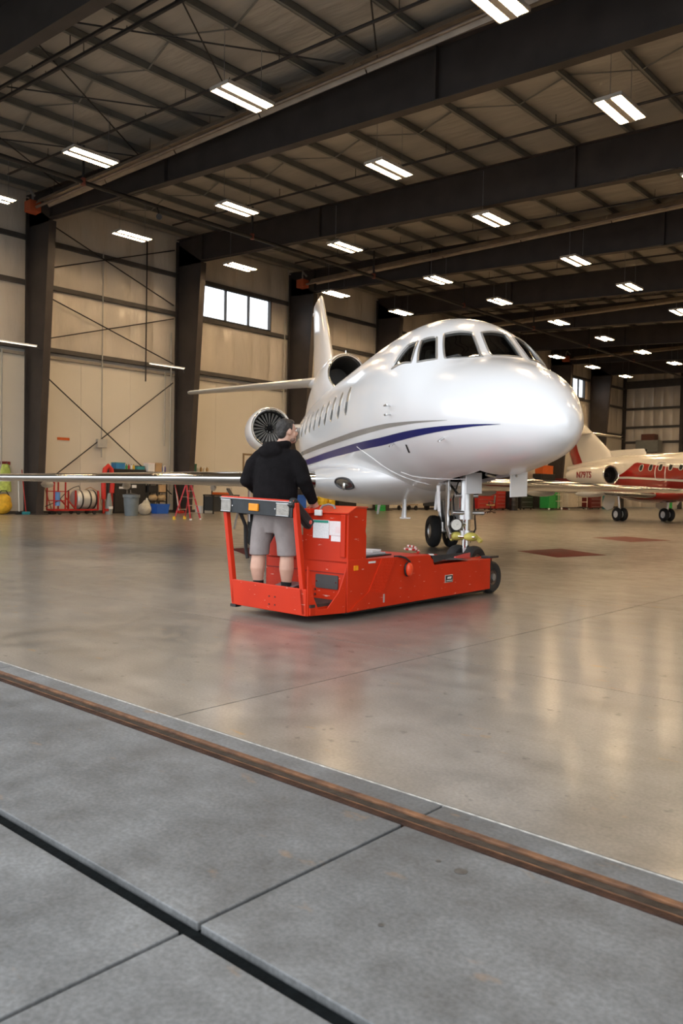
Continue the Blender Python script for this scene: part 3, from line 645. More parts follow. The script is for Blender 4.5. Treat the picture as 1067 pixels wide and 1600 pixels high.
for sd in (1,-1):
    MB().loft([airfoil((s, sd*p, z), c, t) for p, s, c, z, t in ((.0,15.75,2.1,4.42,.20),(.4,15.95,2.0,4.40,.19),(2.2,16.95,1.4,4.27,.13),(3.8,17.85,.85,4.15,.08),(3.87,18.0,.5,4.15,.03))]).build('tailplane', wingm, jet, 50)
    MB().sph((16.4,sd*.25,4.36), (.7,.2,.14)).build('tailplane_root', jetw, jet)
# probes, antennas, vents on the nose
def probe(s, z, side, L, r=.012):
    p = hull.at(s, hull.phiz(s, z, side)); n = hull.at(s, hull.phiz(s, z, side), .08)
    MB().tube([p, n, n+Vector((-L,0,0))], r).build('probe', alu, jet)
for sd in (1,-1):
    probe(3.3,2.41,sd,.16); probe(3.32,2.30,sd,.10); probe(3.55,1.93,sd,.08); probe(2.05,1.92,sd,.05)
    g = [(3.28,0,1.80),(3.20,0,1.90),(3.15,0,1.90),(3.23,0,1.80)]
    grid_mesh(hull.quadpatch([(a,sd*abs(hull.at(a,hull.phiz(a,z)).y),z) for a,_,z in g], 4, .004)).build('vent', blackp, jet)
for s, L in ((4.6,.28),(6.6,.30),(8.6,.22)):
    zb = 1.3 if s < 5 else hermite(FA, s)[1]+.03
    MB().prism([(0,0),(.22,0),(.30,-L),(.20,-L)], (s,-.008,zb), (1,0,0), (0,0,1), (0,.016,0)).build('belly_antenna', jetw, jet, 0)
MB().cyl((5.7,.25,.86), (5.7,.25,1.2), .02, n=8).build('drain_mast', jetw, jet)
MB().box((5.7,.25,.86), (.14,.14,.02)).build('drain_foot', jetw, jet, 0)
# nose gear: strut, links, lamp, wheels
NG = Vector((3.39,0,0))
def ng(x, y, z): return NG+Vector((x,y,z))
ground_jack = .14
g = MB().cyl(ng(0,0,1.0), ng(0,0,1.62), .085, n=20).build('nose_gear_strut', alu, jet)
MB().cyl(ng(0,0,.50), ng(0,0,1.02), .055, n=18).build('piston', chrome, g)
MB().cyl(ng(0,0,.93), ng(0,0,1.05), .105, n=18).build('steering_collar', alu, g)
MB().cyl(ng(0,0,.70), ng(0,0,.78), .09, n=18).build('lower_collar', alu, g)
m = MB(); m.beam(ng(.02,.06,1.5), ng(.42,.05,1.62), .05, .05); m.cyl(ng(.02,.16,1.25), ng(.02,-.16,1.25), .03, n=10); m.cyl(ng(-.06,.22,1.02), ng(-.06,-.22,1.02), .03, n=10); m.build('actuator', alu, g)
MB().beam(ng(.08,.10,1.24), ng(.45,.22,1.52), .05, .04).build('drag_brace', alu, g)
MB().prism([(.10,1.5),(.22,1.5),(.24,1.0),(.20,.80),(.02,.66),(.0,.74),(.10,.84),(.12,1.0)], ng(0,.20,0), (1,0,0), (0,0,1), (0,.03,0)).build('gear_door_arm', alu, g, 0, .008)
m = MB(); m.prism([(.05,.98),(.22,.80),(.20,.76),(.04,.90)], ng(0,-.04,0), (1,0,0), (0,0,1), (0,.08,0)); m.prism([(.20,.80),(.04,.60),(.04,.54),(.22,.77)], ng(0,-.03,0), (1,0,0), (0,0,1), (0,.06,0)); m.build('torque_link', alu, g, 0, .006)
lam = MB().lathe([(.0,.10),(.05,.09),(.075,.0),(.08,-.03)], ng(-.08,.17,.86), (1,0,0), 18).build('taxi_lamp', alu, g)
MB().lathe([(.0,-.02),(.072,-.02)], ng(-.08,.17,.86), (1,0,0), 18).build('lens', M('taxi_lens', (.7,.68,.62), .1, .6), lam)
MB().cyl(ng(-.02,.0,.86), ng(-.08,.17,.86), .025, n=8).build('lamp_arm', alu, g)
MB().tube([ng(.06,-.10,1.4), ng(.10,-.14,1.1), ng(.05,-.15,.8), ng(.1,-.08,.6)], .012).build('hose', rubber, g)
MB().tube([ng(.06,.10,1.45), ng(.16,.14,1.2), ng(.10,.14,.95), ng(.06,.08,.75)], .010).build('hose', rubber, g)
ca = math.radians(-52+0)   # castor angle: wheels follow the tug
R = rotz(-math.atan2(.619,-.785))   # world axes expressed in the jet frame
ex = R @ Vector((1,0,0)); ey = R @ Vector((0,1,0))
hubc = NG+Vector((0,0,.36))
MB().cyl(hubc+ex*.22, hubc-ex*.22, .04, n=12).build('axle', alu, g)
MB().cyl(hubc+Vector((0,0,-.02)), ng(0,0,.55), .06, n=12).build('fork', alu, g)
def tyre_prof(R_, w, hub): return [(hub,-w*.42),(hub+.02,-w*.5),(R_*.86,-w*.5),(R_*.96,-w*.36),(R_,-w*.12),(R_,w*.12),(R_*.96,w*.36),(R_*.86,w*.5),(hub+.02,w*.5),(hub,w*.42)]
def wheel(c, ax, R_, w, hub, parent, hubmat=None):
    t = MB().lathe(tyre_prof(R_, w, hub), c, ax, 32).build('tire', rubber, parent, 40)
    MB().lathe([(hub,-w*.40),(hub*.8,-w*.30),(hub*.55,-w*.34),(hub*.3,-w*.42),(.0,-w*.42),],c, ax, 24).build('wheel_hub', hubmat or alu, t)
    MB().lathe([(hub,w*.40),(hub*.8,w*.30),(hub*.55,w*.34),(hub*.3,w*.42),(.0,w*.42)], c, ax, 24).build('wheel_hub', hubmat or alu, t)
    return t
for k in (1,-1): wheel(hubc+ex*(.13*k), ex, .222, .145, .11, g)
yel = M('tow_fitting_yellow', (.62,.55,.12), .5, 0, .2, 8)
m = MB(); c = ng(0,0,.70); m.sph(c+ex*.11-ey*.05, (.09,.10,.06)); m.sph(c-ex*.11-ey*.05, (.09,.10,.06)); m.box(c, (.24,.16,.07), R); m.beam(c+ex*.16, c+ex*.24-Vector((0,0,.06)), .06, .05); m.beam(c-ex*.16, c-ex*.24-Vector((0,0,.06)), .06, .05)
m.build('tow_fitting', yel, g, 50, .01)
MB().cyl(c+ex*.2-ey*.1, c-ex*.2-ey*.1, .016, n=8).build('tow_pin', chrome, g)
# nose gear doors
Rd = rotz(math.radians(20))
def plate(name, c, u, v, w, h, mat=jetw, th=.015, hole=False):
    u = Vector(u).normalized(); v = Vector(v).normalized(); n = u.cross(v)
    d = MB().prism([(-w/2,-h/2),(w/2,-h/2),(w/2,h/2),(-w/2,h/2)], Vector(c), u, v, n*th).build(name, mat, jet, 0, .004); return d
plate('gear_door', (2.85,.10,1.41), (.25,-1,.03), (.06,0,1), .24, .27)
plate('gear_door', (2.30,-.28,1.41), (.45,-1,.05), (.0,0,1), .29, .32)
plate('gear_door_rim', (2.32,-.265,1.41), (.45,-1,.05), (.0,0,1), .23, .26, greym, .004)
d = plate('gear_door', (3.62,.33,1.20), (1,.0,0), (-.12,.10,1), .11, .36)
MB().cyl((2.5,.06,1.52), (2.62,-.1,1.5), .02, n=8).build('door_actuator', alu, jet)
MB().cyl((2.25,-.24,1.50), (2.4,-.15,1.56), .015, n=8).build('door_actuator', alu, jet)
m = MB(); m.bb((2.07,-.29,1.60), (3.73,.29,1.63)); m.build('gear_bay_roof', blackp, jet, 0)
# main gear
for sd in (1,-1):
    y = sd*2.1; s = 11.3
    k = MB().cyl((s,y,.45), (s,y*.98,1.5), .09, n=14).build('main_gear_strut', alu, jet)
    MB().cyl((s,y,.37), (s,y,.62), .06, n=12).build('piston', chrome, k)
    MB().cyl((s,y-.28,.37), (s,y+.28,.37), .05, n=12).build('axle', alu, k)
    for q in (1,-1): wheel(Vector((s,y+q*.21,.372)), (0,1,0), .372, .22, .17, k)
    MB().beam((s-.1,y,.6), (s-.45,y*.9,1.4), .06, .05).build('drag_brace', alu, k)
    MB().bb((s-.3,y+sd*.30,.55), (s+.3,y+sd*.32,1.3)).build('gear_door', jetw, k, 0, .005)
# door outline and small marks along the cabin side
# ------------------------------------------------------------------ red aircraft tug
tugred = M('tug_red', (.58,.030,.006), .45, 0, .10, 3, spec=.3)
def scuffed(name, base):
    m = bpy.data.materials.new(name); m.use_nodes = True; nt = m.node_tree; N = nt.nodes; L = nt.links; b = N['Principled BSDF']
    t = N.new('ShaderNodeTexCoord'); mp = N.new('ShaderNodeMapping'); mp.inputs['Scale'].default_value = (3,3,16); n = N.new('ShaderNodeTexNoise'); n.inputs['Scale'].default_value = 3.0; n.inputs['Detail'].default_value = 6
    n2 = N.new('ShaderNodeTexNoise'); n2.inputs['Scale'].default_value = 2.5
    r = N.new('ShaderNodeValToRGB'); r.color_ramp.elements[0].position = .675; r.color_ramp.elements[0].color = (0,0,0,1); r.color_ramp.elements[1].position = .71; r.color_ramp.elements[1].color = (.8,.8,.8,1)
    r2 = N.new('ShaderNodeValToRGB'); r2.color_ramp.elements[0].position = .3; r2.color_ramp.elements[0].color = (base[0]*.85,base[1]*.8,base[2]*.8,1); r2.color_ramp.elements[1].position = .7; r2.color_ramp.elements[1].color = (*base,1)
    x = N.new('ShaderNodeMix'); x.data_type = 'RGBA'; x.inputs[7].default_value = (.75,.45,.38,1)
    L.new(t.outputs['Object'], mp.inputs['Vector']); L.new(mp.outputs['Vector'], n.inputs['Vector']); L.new(t.outputs['Object'], n2.inputs['Vector'])
    L.new(n.outputs['Fac'], r.inputs['Fac']); L.new(n2.outputs['Fac'], r2.inputs['Fac']); L.new(r.outputs['Color'], x.inputs[0]); L.new(r2.outputs['Color'], x.inputs[6]); L.new(x.outputs[2], b.inputs['Base Color'])
    b.inputs['Roughness'].default_value = .42; b.inputs['Specular IOR Level'].default_value = .3; MATS[name] = m; return m
tugsc = scuffed('tug_red_scuffed', (.60,.032,.006))
tug = thing('aircraft_tug', 'red towbarless aircraft tug with standing platform lifting the white jet nose wheel', 'tug', (-5.45,8.9,0), .031)
W0 = -1.15
side = [(-2.75,.07),(.09,.08),(.09,.465),(-1.19,.46),(-1.28,.575),(-2.75,.60)]
MB().prism(side, (-.02,0,0), (0,1,0), (0,0,1), (.02,0,0)).build('side_panel', tugsc, tug, 0, .004)
MB().prism(side, (W0,0,0), (0,1,0), (0,0,1), (.02,0,0)).build('side_panel', tugsc, tug, 0, .004)
MB().bb((W0+.02,-2.75,.555), (-.02,-1.28,.58)).build('rear_deck', tugred, tug, 0, .004)
m = MB(); m.bb((-.32,-1.28,.42), (-.02,.09,.455)); m.bb((W0+.02,-1.28,.42), (W0+.30,.09,.455)); m.build('front_deck', tugred, tug, 0, .004)
MB().bb((W0+.02,-1.30,.14), (-.02,-1.28,.56)).build('deck_riser', tugred, tug, 0)
m = MB(); m.bb((-.34,-1.28,.12), (-.32,.70,.45)); m.bb((W0+.30,-1.28,.12), (W0+.32,.70,.45)); m.build('cradle_side', tugred, tug, 0, .004)
MB().bb((W0+.32,-1.2,.10), (-.34,.80,.14)).build('cradle_floor', blackp, tug, 0, .01)
m = MB(); m.prism([(.18,.14),(.30,.14),(.22,.34),(.18,.34)], (W0+.36,0,0), (0,1,0), (0,0,1), (.42,0,0)); m.build('wheel_stop', red, tug, 0, .01)
MB().bb((W0+.05,-2.7,.045), (-.05,.05,.12)).build('chassis', blackp, tug, 0)
MB().prism([(-.14,.09),(.0,.09),(.0,.30),(-.14,.30)], (0,0,.462), (1,0,0), (0,1,0), (0,0,.03)).build('wheel_guard', blackp, tug, 0, .006)
MB().bb((-.16,.09,.40), (-.0,.12,.46)).build('guard_bracket', blackp, tug, 0)
for x in (-.13,W0+.10):
    w = wheel(Vector((x,.27,.21)), (1,0,0), .21, .17, .10, tug, M('tug_hub', (.10,.07,.055), .6, .3, .3, 12)); w.name = 'front_tire'
    MB().cyl((x-.1,.27,.21), (x+.086,.27,.21), .045, n=12).build('axle_cap', greym, w)
for x in (-.25,W0+.25):
    wheel(Vector((x,-2.35,.10)), (1,0,0), .10, .10, .05, tug).name = 'rear_tire'
# console tower
tw = MB().prism([(-2.75,.07),(-2.45,.07),(-2.45,.83),(-2.465,.88),(-2.455,.95),(-2.45,1.115),(-2.62,1.12),(-2.75,1.06)], (-.62,0,0), (0,1,0), (0,0,1), (.615,0,0)).build('console_tower', tugsc, tug, 0, .008)
MB().prism([(-2.765,1.055),(-2.625,1.122),(-2.445,1.118),(-2.445,1.128),(-2.625,1.134),(-2.765,1.067)], (-.63,0,0), (0,1,0), (0,0,1), (.635,0,0)).build('lid', tugred, tw, 0, .004)
MB().tube([(-.42,-2.70,1.09), (-.40,-2.69,1.13), (-.33,-2.68,1.145), (-.26,-2.68,1.135), (-.23,-2.69,1.10)], .011).build('lid_handle', greym, tw)
MB().bb((-.09,-2.772,.62), (-.03,-2.755,1.05)).build('corner_trim', tugred, tw, 0, .006)
MB().beam((-.62,-2.757,.455), (-.03,-2.757,.455), .006, .006).build('panel_seam', M('seam_dark', (.2,.01,.005), .6), tw, 0)
papm = lined_paper('notice_print'); pinkm = lined_paper('pink_print', (.86,.82,.83), (.75,.45,.45), 45)
p = MB().bb((-.47,-2.757,.80), (-.255,-2.753,.985)).build('notice', papm, tw, 0); MB().bb((-.462,-2.7595,.958), (-.263,-2.757,.982)).build('notice_header', M('header_green', (.03,.30,.22), .5), p, 0)
p = MB().bb((-.25,-2.757,.835), (-.07,-2.753,.98)).build('notice', pinkm, tw, 0); MB().bb((-.165,-2.7585,.86), (-.085,-2.757,.925)).build('notice_box', M('pink_box', (.85,.68,.68), .6), p, 0)
MB().bb((-.225,-2.757,.775), (-.075,-2.753,.832)).build('notice', pinkm, tw, 0)
pl = MB().prism([(-.41,.29),(-.13,.29),(-.12,.30),(-.12,.42),(-.13,.43),(-.41,.43),(-.42,.42),(-.42,.30)], (0,-2.762,0), (1,0,0), (0,0,1), (0,.01,0)).build('cover_plate', M('plate_dark', (.055,.05,.05), .5), tw, 0)
for x in (-.40,-.14): MB().cyl((x,-2.768,.36), (x,-2.76,.36), .009, n=8).build('screw', chrome, pl)
for z in (.22,.27): MB().cyl((-.43,-2.76,z), (-.43,-2.75,z), .012, n=8).build('bolt', M('bolt_dark', (.12,.02,.015), .5), tw)
a_ = MB().bb((-.004,-2.66,.485), (.008,-2.59,.535)).build('amber_reflector', M('amber', (.85,.30,.01), .2, 0, .1, 30), tug, 0, .003)
MB().bb((-.003,-2.42,.545), (.002,-2.30,.565)).build('sticker', whitep, tug, 0)
# bulkhead in front of the operator and the platform behind it
MB().prism([(W0,.10),(-.62,.10),(-.62,.82),(W0+.12,.80),(W0,.62)], (0,-2.75,0), (1,0,0), (0,0,1), (0,.03,0)).build('bulkhead', tugsc, tug, 0, .006)
MB().beam((W0+.02,-2.753,.46), (-.62,-2.753,.46), .01, .008).build('panel_seam', M('seam_dark', (.2,.01,.005), .6), tug, 0)
m = MB(); m.prism([(-.88,.18),(-.55,.18),(-.55,.29),(-.80,.29)], (0,-2.90,0), (1,0,0), (0,0,1), (0,.14,0)); m.build('pedal_box', blackp, tug, 0, .008)
MB().box((-.70,-2.86,.305), (.26,.16,.012), Matrix.Rotation(.2, 3, 'X')).build('pedal', greym, tug, 0, .004)
MB().bb((W0,-3.20,.15), (-.09,-2.75,.18)).build('platform_mat', M('mat_brown', (.05,.025,.02), .8, 0, .3, 20, .3), tug, 0)
MB().bb((W0,-3.20,.08), (-.09,-2.75,.15)).build('platform_pan', tugred, tug, 0)
MB().prism([(W0-.02,.085),(-.125,.07),(-.125,.33),(W0-.02,.345)], (0,-3.23,0), (1,0,0), (0,0,1), (0,.03,0)).build('rear_plate', tugsc, tug, 0, .006)
for x in (-.62,-.54):
    for z in (.14,.22): MB().cyl((x,-3.235,z), (x,-3.228,z), .009, n=8).build('bolt', M('bolt_dark', (.12,.02,.015), .5), tug)
MB().bb((W0-.03,-3.24,.06), (W0+.05,-3.16,.09)).build('corner_foot', blackp, tug, 0)
sk = [(0,.07),(.46,.07),(.46,.52),(.43,.43),(.37,.28),(.24,.135),(.13,.13),(.07,.26),(.035,.48),(0,.56)]
MB().prism(sk, (-.125,-3.22,0), Vector((.12,.47,0)).normalized(), (0,0,1), (.012,0,0)).build('side_skirt', tugsc, tug, 0, .004)
# rear safety frame with light bar
fr_ = tug
MB().beam((W0-.0,-3.20,.10), (W0-.17,-3.20,1.19), .05, .06, (0,1,0)).build('frame_post', tugred, fr_, 0, .008)
MB().beam((-.155,-3.20,.08), (-.31,-3.20,1.16), .05, .06, (0,1,0)).build('frame_post', tugred, fr_, 0, .008)
MB().beam((W0-.20,-3.20,1.205), (-.30,-3.20,1.175), .07, .02).build('top_rail', tugred, fr_, 0, .006)
lb = MB().beam((W0-.19,-3.215,1.12), (-.31,-3.215,1.09), .06, .15).build('light_bar', M('bar_black', (.014,.018,.022), .4, 0, .3, 8), fr_, 0, .006)
def bar_pt(t, dz=0): return Vector((W0-.19+(1.03)*t, -3.25, 1.12-.03*t+dz))
lensm = M('clear_lens', (.33,.31,.28), .25, .3, .18, 25, .35, 120)
for t0, t1 in ((.015,.155), (.80,.965)):
    a, b = bar_pt(t0), bar_pt(t1); MB().beam(a, b, .02, .115).build('lamp_lens', lensm, lb, 0, .006)
    m = MB(); m.beam(a+Vector((0,-.008,.06)), b+Vector((0,-.008,.06)), .01, .008); m.beam(a+Vector((0,-.008,-.06)), b+Vector((0,-.008,-.06)), .01, .008); m.build('lamp_trim', alu, lb, 0)
MB().beam(bar_pt(.42), bar_pt(.55), .025, .075).build('amber_lens', M('amber', (.85,.30,.01), .2), lb, 0, .006)
for t_ in (.18,.78): MB().cyl(bar_pt(t_)+Vector((0,-.004,0)), bar_pt(t_)+Vector((0,.01,0)), .008, n=8).build('screw', chrome, lb)
MB().beam(bar_pt(0,.078)+Vector((0,.0,0)), bar_pt(1,.078), .02, .006).build('bar_trim', alu, lb, 0)
am = MB().beam((-.335,-3.24,1.18), (-.345,-2.94,.93), .085, .11).build('arm_pad', M('pad_black', (.012,.012,.013), .55), fr_, 0, .025)
MB().cyl((-.285,-3.0,.97), (-.30,-3.0,.97), .022, n=12).build('pad_bolt', chrome, am)
MB().cyl((W0-.0,-3.18,1.05), (W0-.30,-2.95,.86), .012, n=8).build('stay_rod', alu, fr_)
MB().tube([(W0-.06,-3.10,1.06), (W0-.05,-3.02,.9), (W0-.06,-3.0,.66), (W0-.03,-3.0,.55)], .02).build('cable', rubber, fr_)
MB().bb((-.42,-2.80,1.03), (-.33,-2.77,1.09)).build('switch_box', whitep, tug, 0, .006)
st_ = MB().cyl((-.78,-2.70,.75), (-.80,-2.82,1.06), .025, n=10).build('steering_column', blackp, tug)
MB().cyl((-.95,-2.84,1.09), (-.62,-2.82,1.05), .018, n=10).build('steering_bar', blackp, st_)
MB().bb((-.55,-2.82,1.05), (-.46,-2.72,1.10)).build('grab_block', tugred, tug, 0, .006)
# tread plate on the near side
tp = MB().prism([(-2.42,.25),(-2.17,.22),(-1.95,.57),(-2.20,.588)], (0,0,0), (0,1,0), (0,0,1), (.012,0,0)).build('tread_plate', tugred, tug, 0)
m = MB()
for r in range(11):
    for c in range(7):
        u, v = (c+.5)/7, (r+.5)/11; y = (-2.42+.25*u)*(1-v)+(-2.20+.25*u)*v; z = (.25-.03*u)*(1-v)+(.588-.018*u)*v
        q = rotz(0); m.box((.0135,y,z), (.004,.022,.007), Matrix.Rotation((.7 if (r+c) % 2 else -.7), 3, 'X'))
m.build('tread_bumps', tugred, tp, 0)
tp2 = MB().prism([(-2.74,.075),(-2.12,.08),(-2.17,.22),(-2.42,.25),(-2.60,.16)], (0,0,0), (0,1,0), (0,0,1), (.010,0,0)).build('lower_guard', tugsc, tug, 0)
MB().bb((.010,-2.17,.12), (.016,-2.15,.21)).build('scrape', M('bare_metal', (.6,.58,.56), .4, .5), tp2, 0)
mp_ = MB().bb((.0,-.965,.235), (.006,-.80,.325)).build('maker_plate', M('plate_silver', (.6,.6,.6), .3, .6), tug, 0, .003)
MB().bb((.006,-.955,.245), (.008,-.81,.315)).build('plate_face', blackp, mp_, 0)
m = MB()
for k in range(4): m.prism([(0,0),(.018,0),(.026,.026),(.008,.026)], (.0082,-.925+k*.022,.278), (0,1,0), (0,0,1), (.001,0,0))
for k in range(7): m.bb((.0082,-.94+k*.017,.253), (.0092,-.928+k*.017,.264))
m.build('plate_lettering', whitep, mp_, 0)
# rubber mat hanging over the low front deck
MB().prism([(-1.27,.0),(-.35,.0),(-.55,-.012),(-1.13,-.075),(-1.2,-.085)], (.004,0,.57), (0,1,0), (0,0,1), (.004,0,0)).build('mat_flap', M('mat_black', (.03,.031,.034), .7, 0, .3, 10), tug, 0)
MB().add([(-.30,-1.28,.585),(0.006,-1.28,.574),(0.006,-.95,.50),(0.006,-.3,.476),(-.30,-.3,.47),(-.30,-.9,.50)], [(0,1,2,5),(5,2,3,4)]).build('deck_mat', M('mat_black', (.03,.031,.034), .7), tug, 0)
m = MB(); m.bb((-.33,-.25,.455), (-.30,.10,.52)); m.build('cradle_lip', M('worn_pink', (.55,.10,.09), .5), tug, 0, .006)

# things lying on the deck
def on_tug(x, y, z): c, s = math.cos(.031), math.sin(.031); return (-5.45+x*c-y*s, 8.9+x*s+y*c, z)
t = thing('binder', 'grey ring binder with loose white papers lying on the tug deck', 'binder', on_tug(-.42,-2.02,.583), .15)
MB().bb((-.22,-.30,0), (.22,.30,.012)).build('pad', blackp, t, 0, .004)
MB().prism([(-.2,-.27),(.18,-.25),(.19,.22),(-.19,.20)], (0,0,.013), (1,0,0), (0,1,0), (0,0,.022)).build('cover', M('binder_grey', (.42,.44,.47), .4), t, 0, .006)
MB().prism([(-.1,-.05),(.15,.0),(.12,.24),(-.12,.20)], (0,0,.036), (1,0,0), (0,1,0), (0,0,.025)).build('papers', whitep, t, 0, .003)
t = thing('clipboard', 'tan clipboard at the rear of the tug deck beside the tower', 'clipboard', on_tug(-.75,-2.25,.583), .2)
MB().bb((-.12,-.16,0), (.12,.16,.012)).build('board', M('tan_board', (.55,.42,.26), .6), t, 0, .004); MB().bb((-.05,.12,.012), (.05,.16,.03)).build('clip', red, t, 0, .004)
t = thing('tow_strap', 'coiled red and white striped strap on the tug deck edge', 'strap', on_tug(-.16,-1.38,.583), 0)
pts = [Vector((-.05+.09*math.cos(a)*(1-.03*k), .02+.10*math.sin(a)*(1-.03*k), .014+.003*k+.02*abs(math.sin(a*.5)))) for k, a in enumerate([i*.55 for i in range(24)])]
for k in range(len(pts)-1): MB().tube([pts[k], pts[k+1]], .013, 6).build('strap_piece', whitep if k % 2 else red, t)
t = thing('lashing_bar', 'short red bar with white tip lying on the low front of the tug deck', 'bar', on_tug(-.26,-1.05,.53), 0)
MB().cyl((0,-.18,.02), (.02,.25,.0), .018, n=8).build('bar', red, t); MB().cyl((.0135,.10,.0075), (.018,.18,.003), .022, n=8).build('sleeve', whitep, t)
t = thing('ear_defenders', 'orange ear defenders with black band hung on the tug side', 'ear defenders', on_tug(.03,-1.77,.585), 0)
MB().tube([(-.06,-.16,.004), (-.02,-.10,.006), (.0,-.04,-.01), (.005,.03,-.05), (.005,.07,-.12)], .012, 6).build('headband', blackp, t)
c_ = MB().sph((.015,.02,-.14), (.035,.05,.075), 14, 10).build('ear_cup', M('cup_orange', (.80,.07,.02), .35), t); MB().sph((-.012,.02,-.14), (.02,.055,.08), 14, 8).build('cushion', blackp, t)

# ------------------------------------------------------------------ the operator
skin = M('skin', (.60,.36,.27), .5, 0, .08, 9); hood = M('black_hoodie', (.0085,.0075,.0085), .9, 0, .25, 14, .25, 30, spec=.12)
shortm = M('grey_shorts', (.30,.265,.26), .85, 0, .12, 10, .3, 22); sockm = M('black_sock', (.01,.01,.011), .9); hairm = M('dark_hair', (.018,.015,.014), .6, 0, .5, 30, .6, 60, col2=(.045,.04,.037))
man = thing('person', 'man in black hoodie and grey shorts standing on the tug platform seen from behind', 'person', (-6.155,5.905,.18), .36)
def remesh(o, vox, smooth=3):
    r = o.modifiers.new('union', 'REMESH'); r.mode = 'VOXEL'; r.voxel_size = vox; r.use_smooth_shade = True
    s = o.modifiers.new('soften', 'SMOOTH'); s.factor = .5; s.iterations = smooth
    return o
def ell(z, rx, ry, cx=0, cy=0, n=24): return [Vector((cx+rx*math.cos(2*PI*k/n), cy+ry*math.sin(2*PI*k/n), z)) for k in range(n)]
def limb(m, pts, rs, n=16):
    m.tube(pts, rs, n)
    for p, r in zip(pts, rs): m.sph(p, r*.99, n, 10)
HY = -.70
Rh = rotz(HY); HC = Vector((.09,.05,1.715))
def hd(x, y, z): return HC + Rh @ Vector((x,y,z))
LX, RX = -.185, .135
b = MB()
b.sph(HC+Rh @ Vector((0,-.012,.02)), (.078,.098,.105), 20, 14, Rh)
b.sph(hd(0,.030,-.045), (.062,.070,.085), 18, 12, Rh)
b.sph(hd(0,.070,-.098), (.034,.030,.028), 12, 8, Rh)          # chin
b.sph(hd(0,.103,-.020), (.014,.022,.026), 10, 8, Rh); b.sph(hd(0,.088,.015), (.012,.014,.03), 10, 8, Rh)   # nose
b.sph(hd(0,.090,-.062), (.026,.012,.010), 10, 6, Rh); b.sph(hd(0,.088,-.072), (.024,.012,.009), 10, 6, Rh)  # lips
for s in (1,-1):
    b.sph(hd(s*.078,-.005,-.012), (.012,.024,.034), 12, 8, Rh); b.sph(hd(s*.03,.080,.028), (.024,.014,.009), 10, 6, Rh); b.sph(hd(s*.045,.060,-.035), (.026,.022,.028), 10, 8, Rh)
limb(b, [(.0,.0,1.46), (.045,.02,1.56), hd(0,-.01,-.06)], [.075,.066,.062])
b.loft([ell(1.02,.18,.12), ell(1.2,.19,.125), ell(1.38,.20,.12), ell(1.48,.14,.09)])          # trunk under the hoodie
b.loft([ell(.78,.16,.12,-.02), ell(.92,.19,.13), ell(1.03,.18,.12)])
limb(b, [(.21,0,1.43), (.315,.0,1.20), (.352,.16,1.00)], [.06,.05,.036]); limb(b, [(-.21,0,1.43), (-.315,-.01,1.19), (-.20,.25,1.06)], [.06,.05,.036])
for x, s in ((LX,-1), (RX,1)):
    limb(b, [(x*.65,0,.86), (x,.0,.50), (x+.003*s,-.008,.43), (x+.006*s,-.018,.35), (x+.008*s,-.022,.29), (x+.006*s,-.015,.22), (x+.003*s,-.008,.15), (x,-.005,.10)], [.11,.070,.070,.076,.077,.066,.052,.045])
def hand(m, w, fwd, side, up):
    """palm plus five bent fingers; fwd = along palm, side = thumb side, up = back of hand"""
    w, f, t, u = Vector(w), Vector(fwd).normalized(), Vector(side).normalized(), Vector(up).normalized()
    limb(m, [w, w+f*.05, w+f*.085], [.030,.036,.034], 10)
    m.sph(w+f*.065, .038, 10, 8)
    for k, (o, L) in enumerate(((.030,.070), (.010,.078), (-.010,.074), (-.030,.060))):
        a = w+f*.085+t*o; limb(m, [a, a+f*L*.42-u*.006, a+f*L*.62-u*L*.38, a+f*L*.45-u*L*.70], [.0105,.010,.0095,.0085], 8)
    a = w+f*.035+t*.034; limb(m, [a, a+f*.030+t*.022-u*.006, a+f*.055+t*.018-u*.026], [.012,.011,.0095], 8)
hand(b, (.354,.165,.995), (.05,.55,-.75), (-1,.1,0), (.2,.8,.6)); hand(b, (-.20,.255,1.055), (.35,1,-.2), (.9,-.3,.3), (0,.2,1))
body = remesh(b.build('body', skin, man), .0075, 3)
# hair and beard
h = MB(); h.sph(hd(0,-.026,.036), (.083,.098,.098), 22, 14, Rh); h.sph(hd(0,-.062,-.01), (.074,.052,.085), 18, 12, Rh); h.sph(hd(0,.020,.092), (.060,.055,.034), 14, 8, Rh)
for s in (1,-1): h.sph(hd(s*.066,.008,.028), (.016,.018,.045), 10, 8, Rh)
remesh(h.build('hair', hairm, man), .007, 2)
bd = MB(); bd.sph(hd(0,.074,-.104), (.030,.028,.022), 12, 8, Rh); bd.sph(hd(0,.100,-.052), (.026,.008,.007), 10, 6, Rh)
for s in (1,-1): bd.sph(hd(s*.040,.040,-.086), (.020,.036,.026), 12, 8, Rh)
bd.build('beard', M('beard_stubble', (.24,.145,.11), .7, 0, .4, 60), man)
for s in (1,-1): MB().sph(hd(s*.031,.086,.010), .0115, 10, 8).build('eye', M('eye_white', (.7,.7,.68), .2), man); MB().sph(hd(s*.031,.091,.034), (.02,.006,.005), 8, 6, Rh).build('eyebrow', hairm, man)
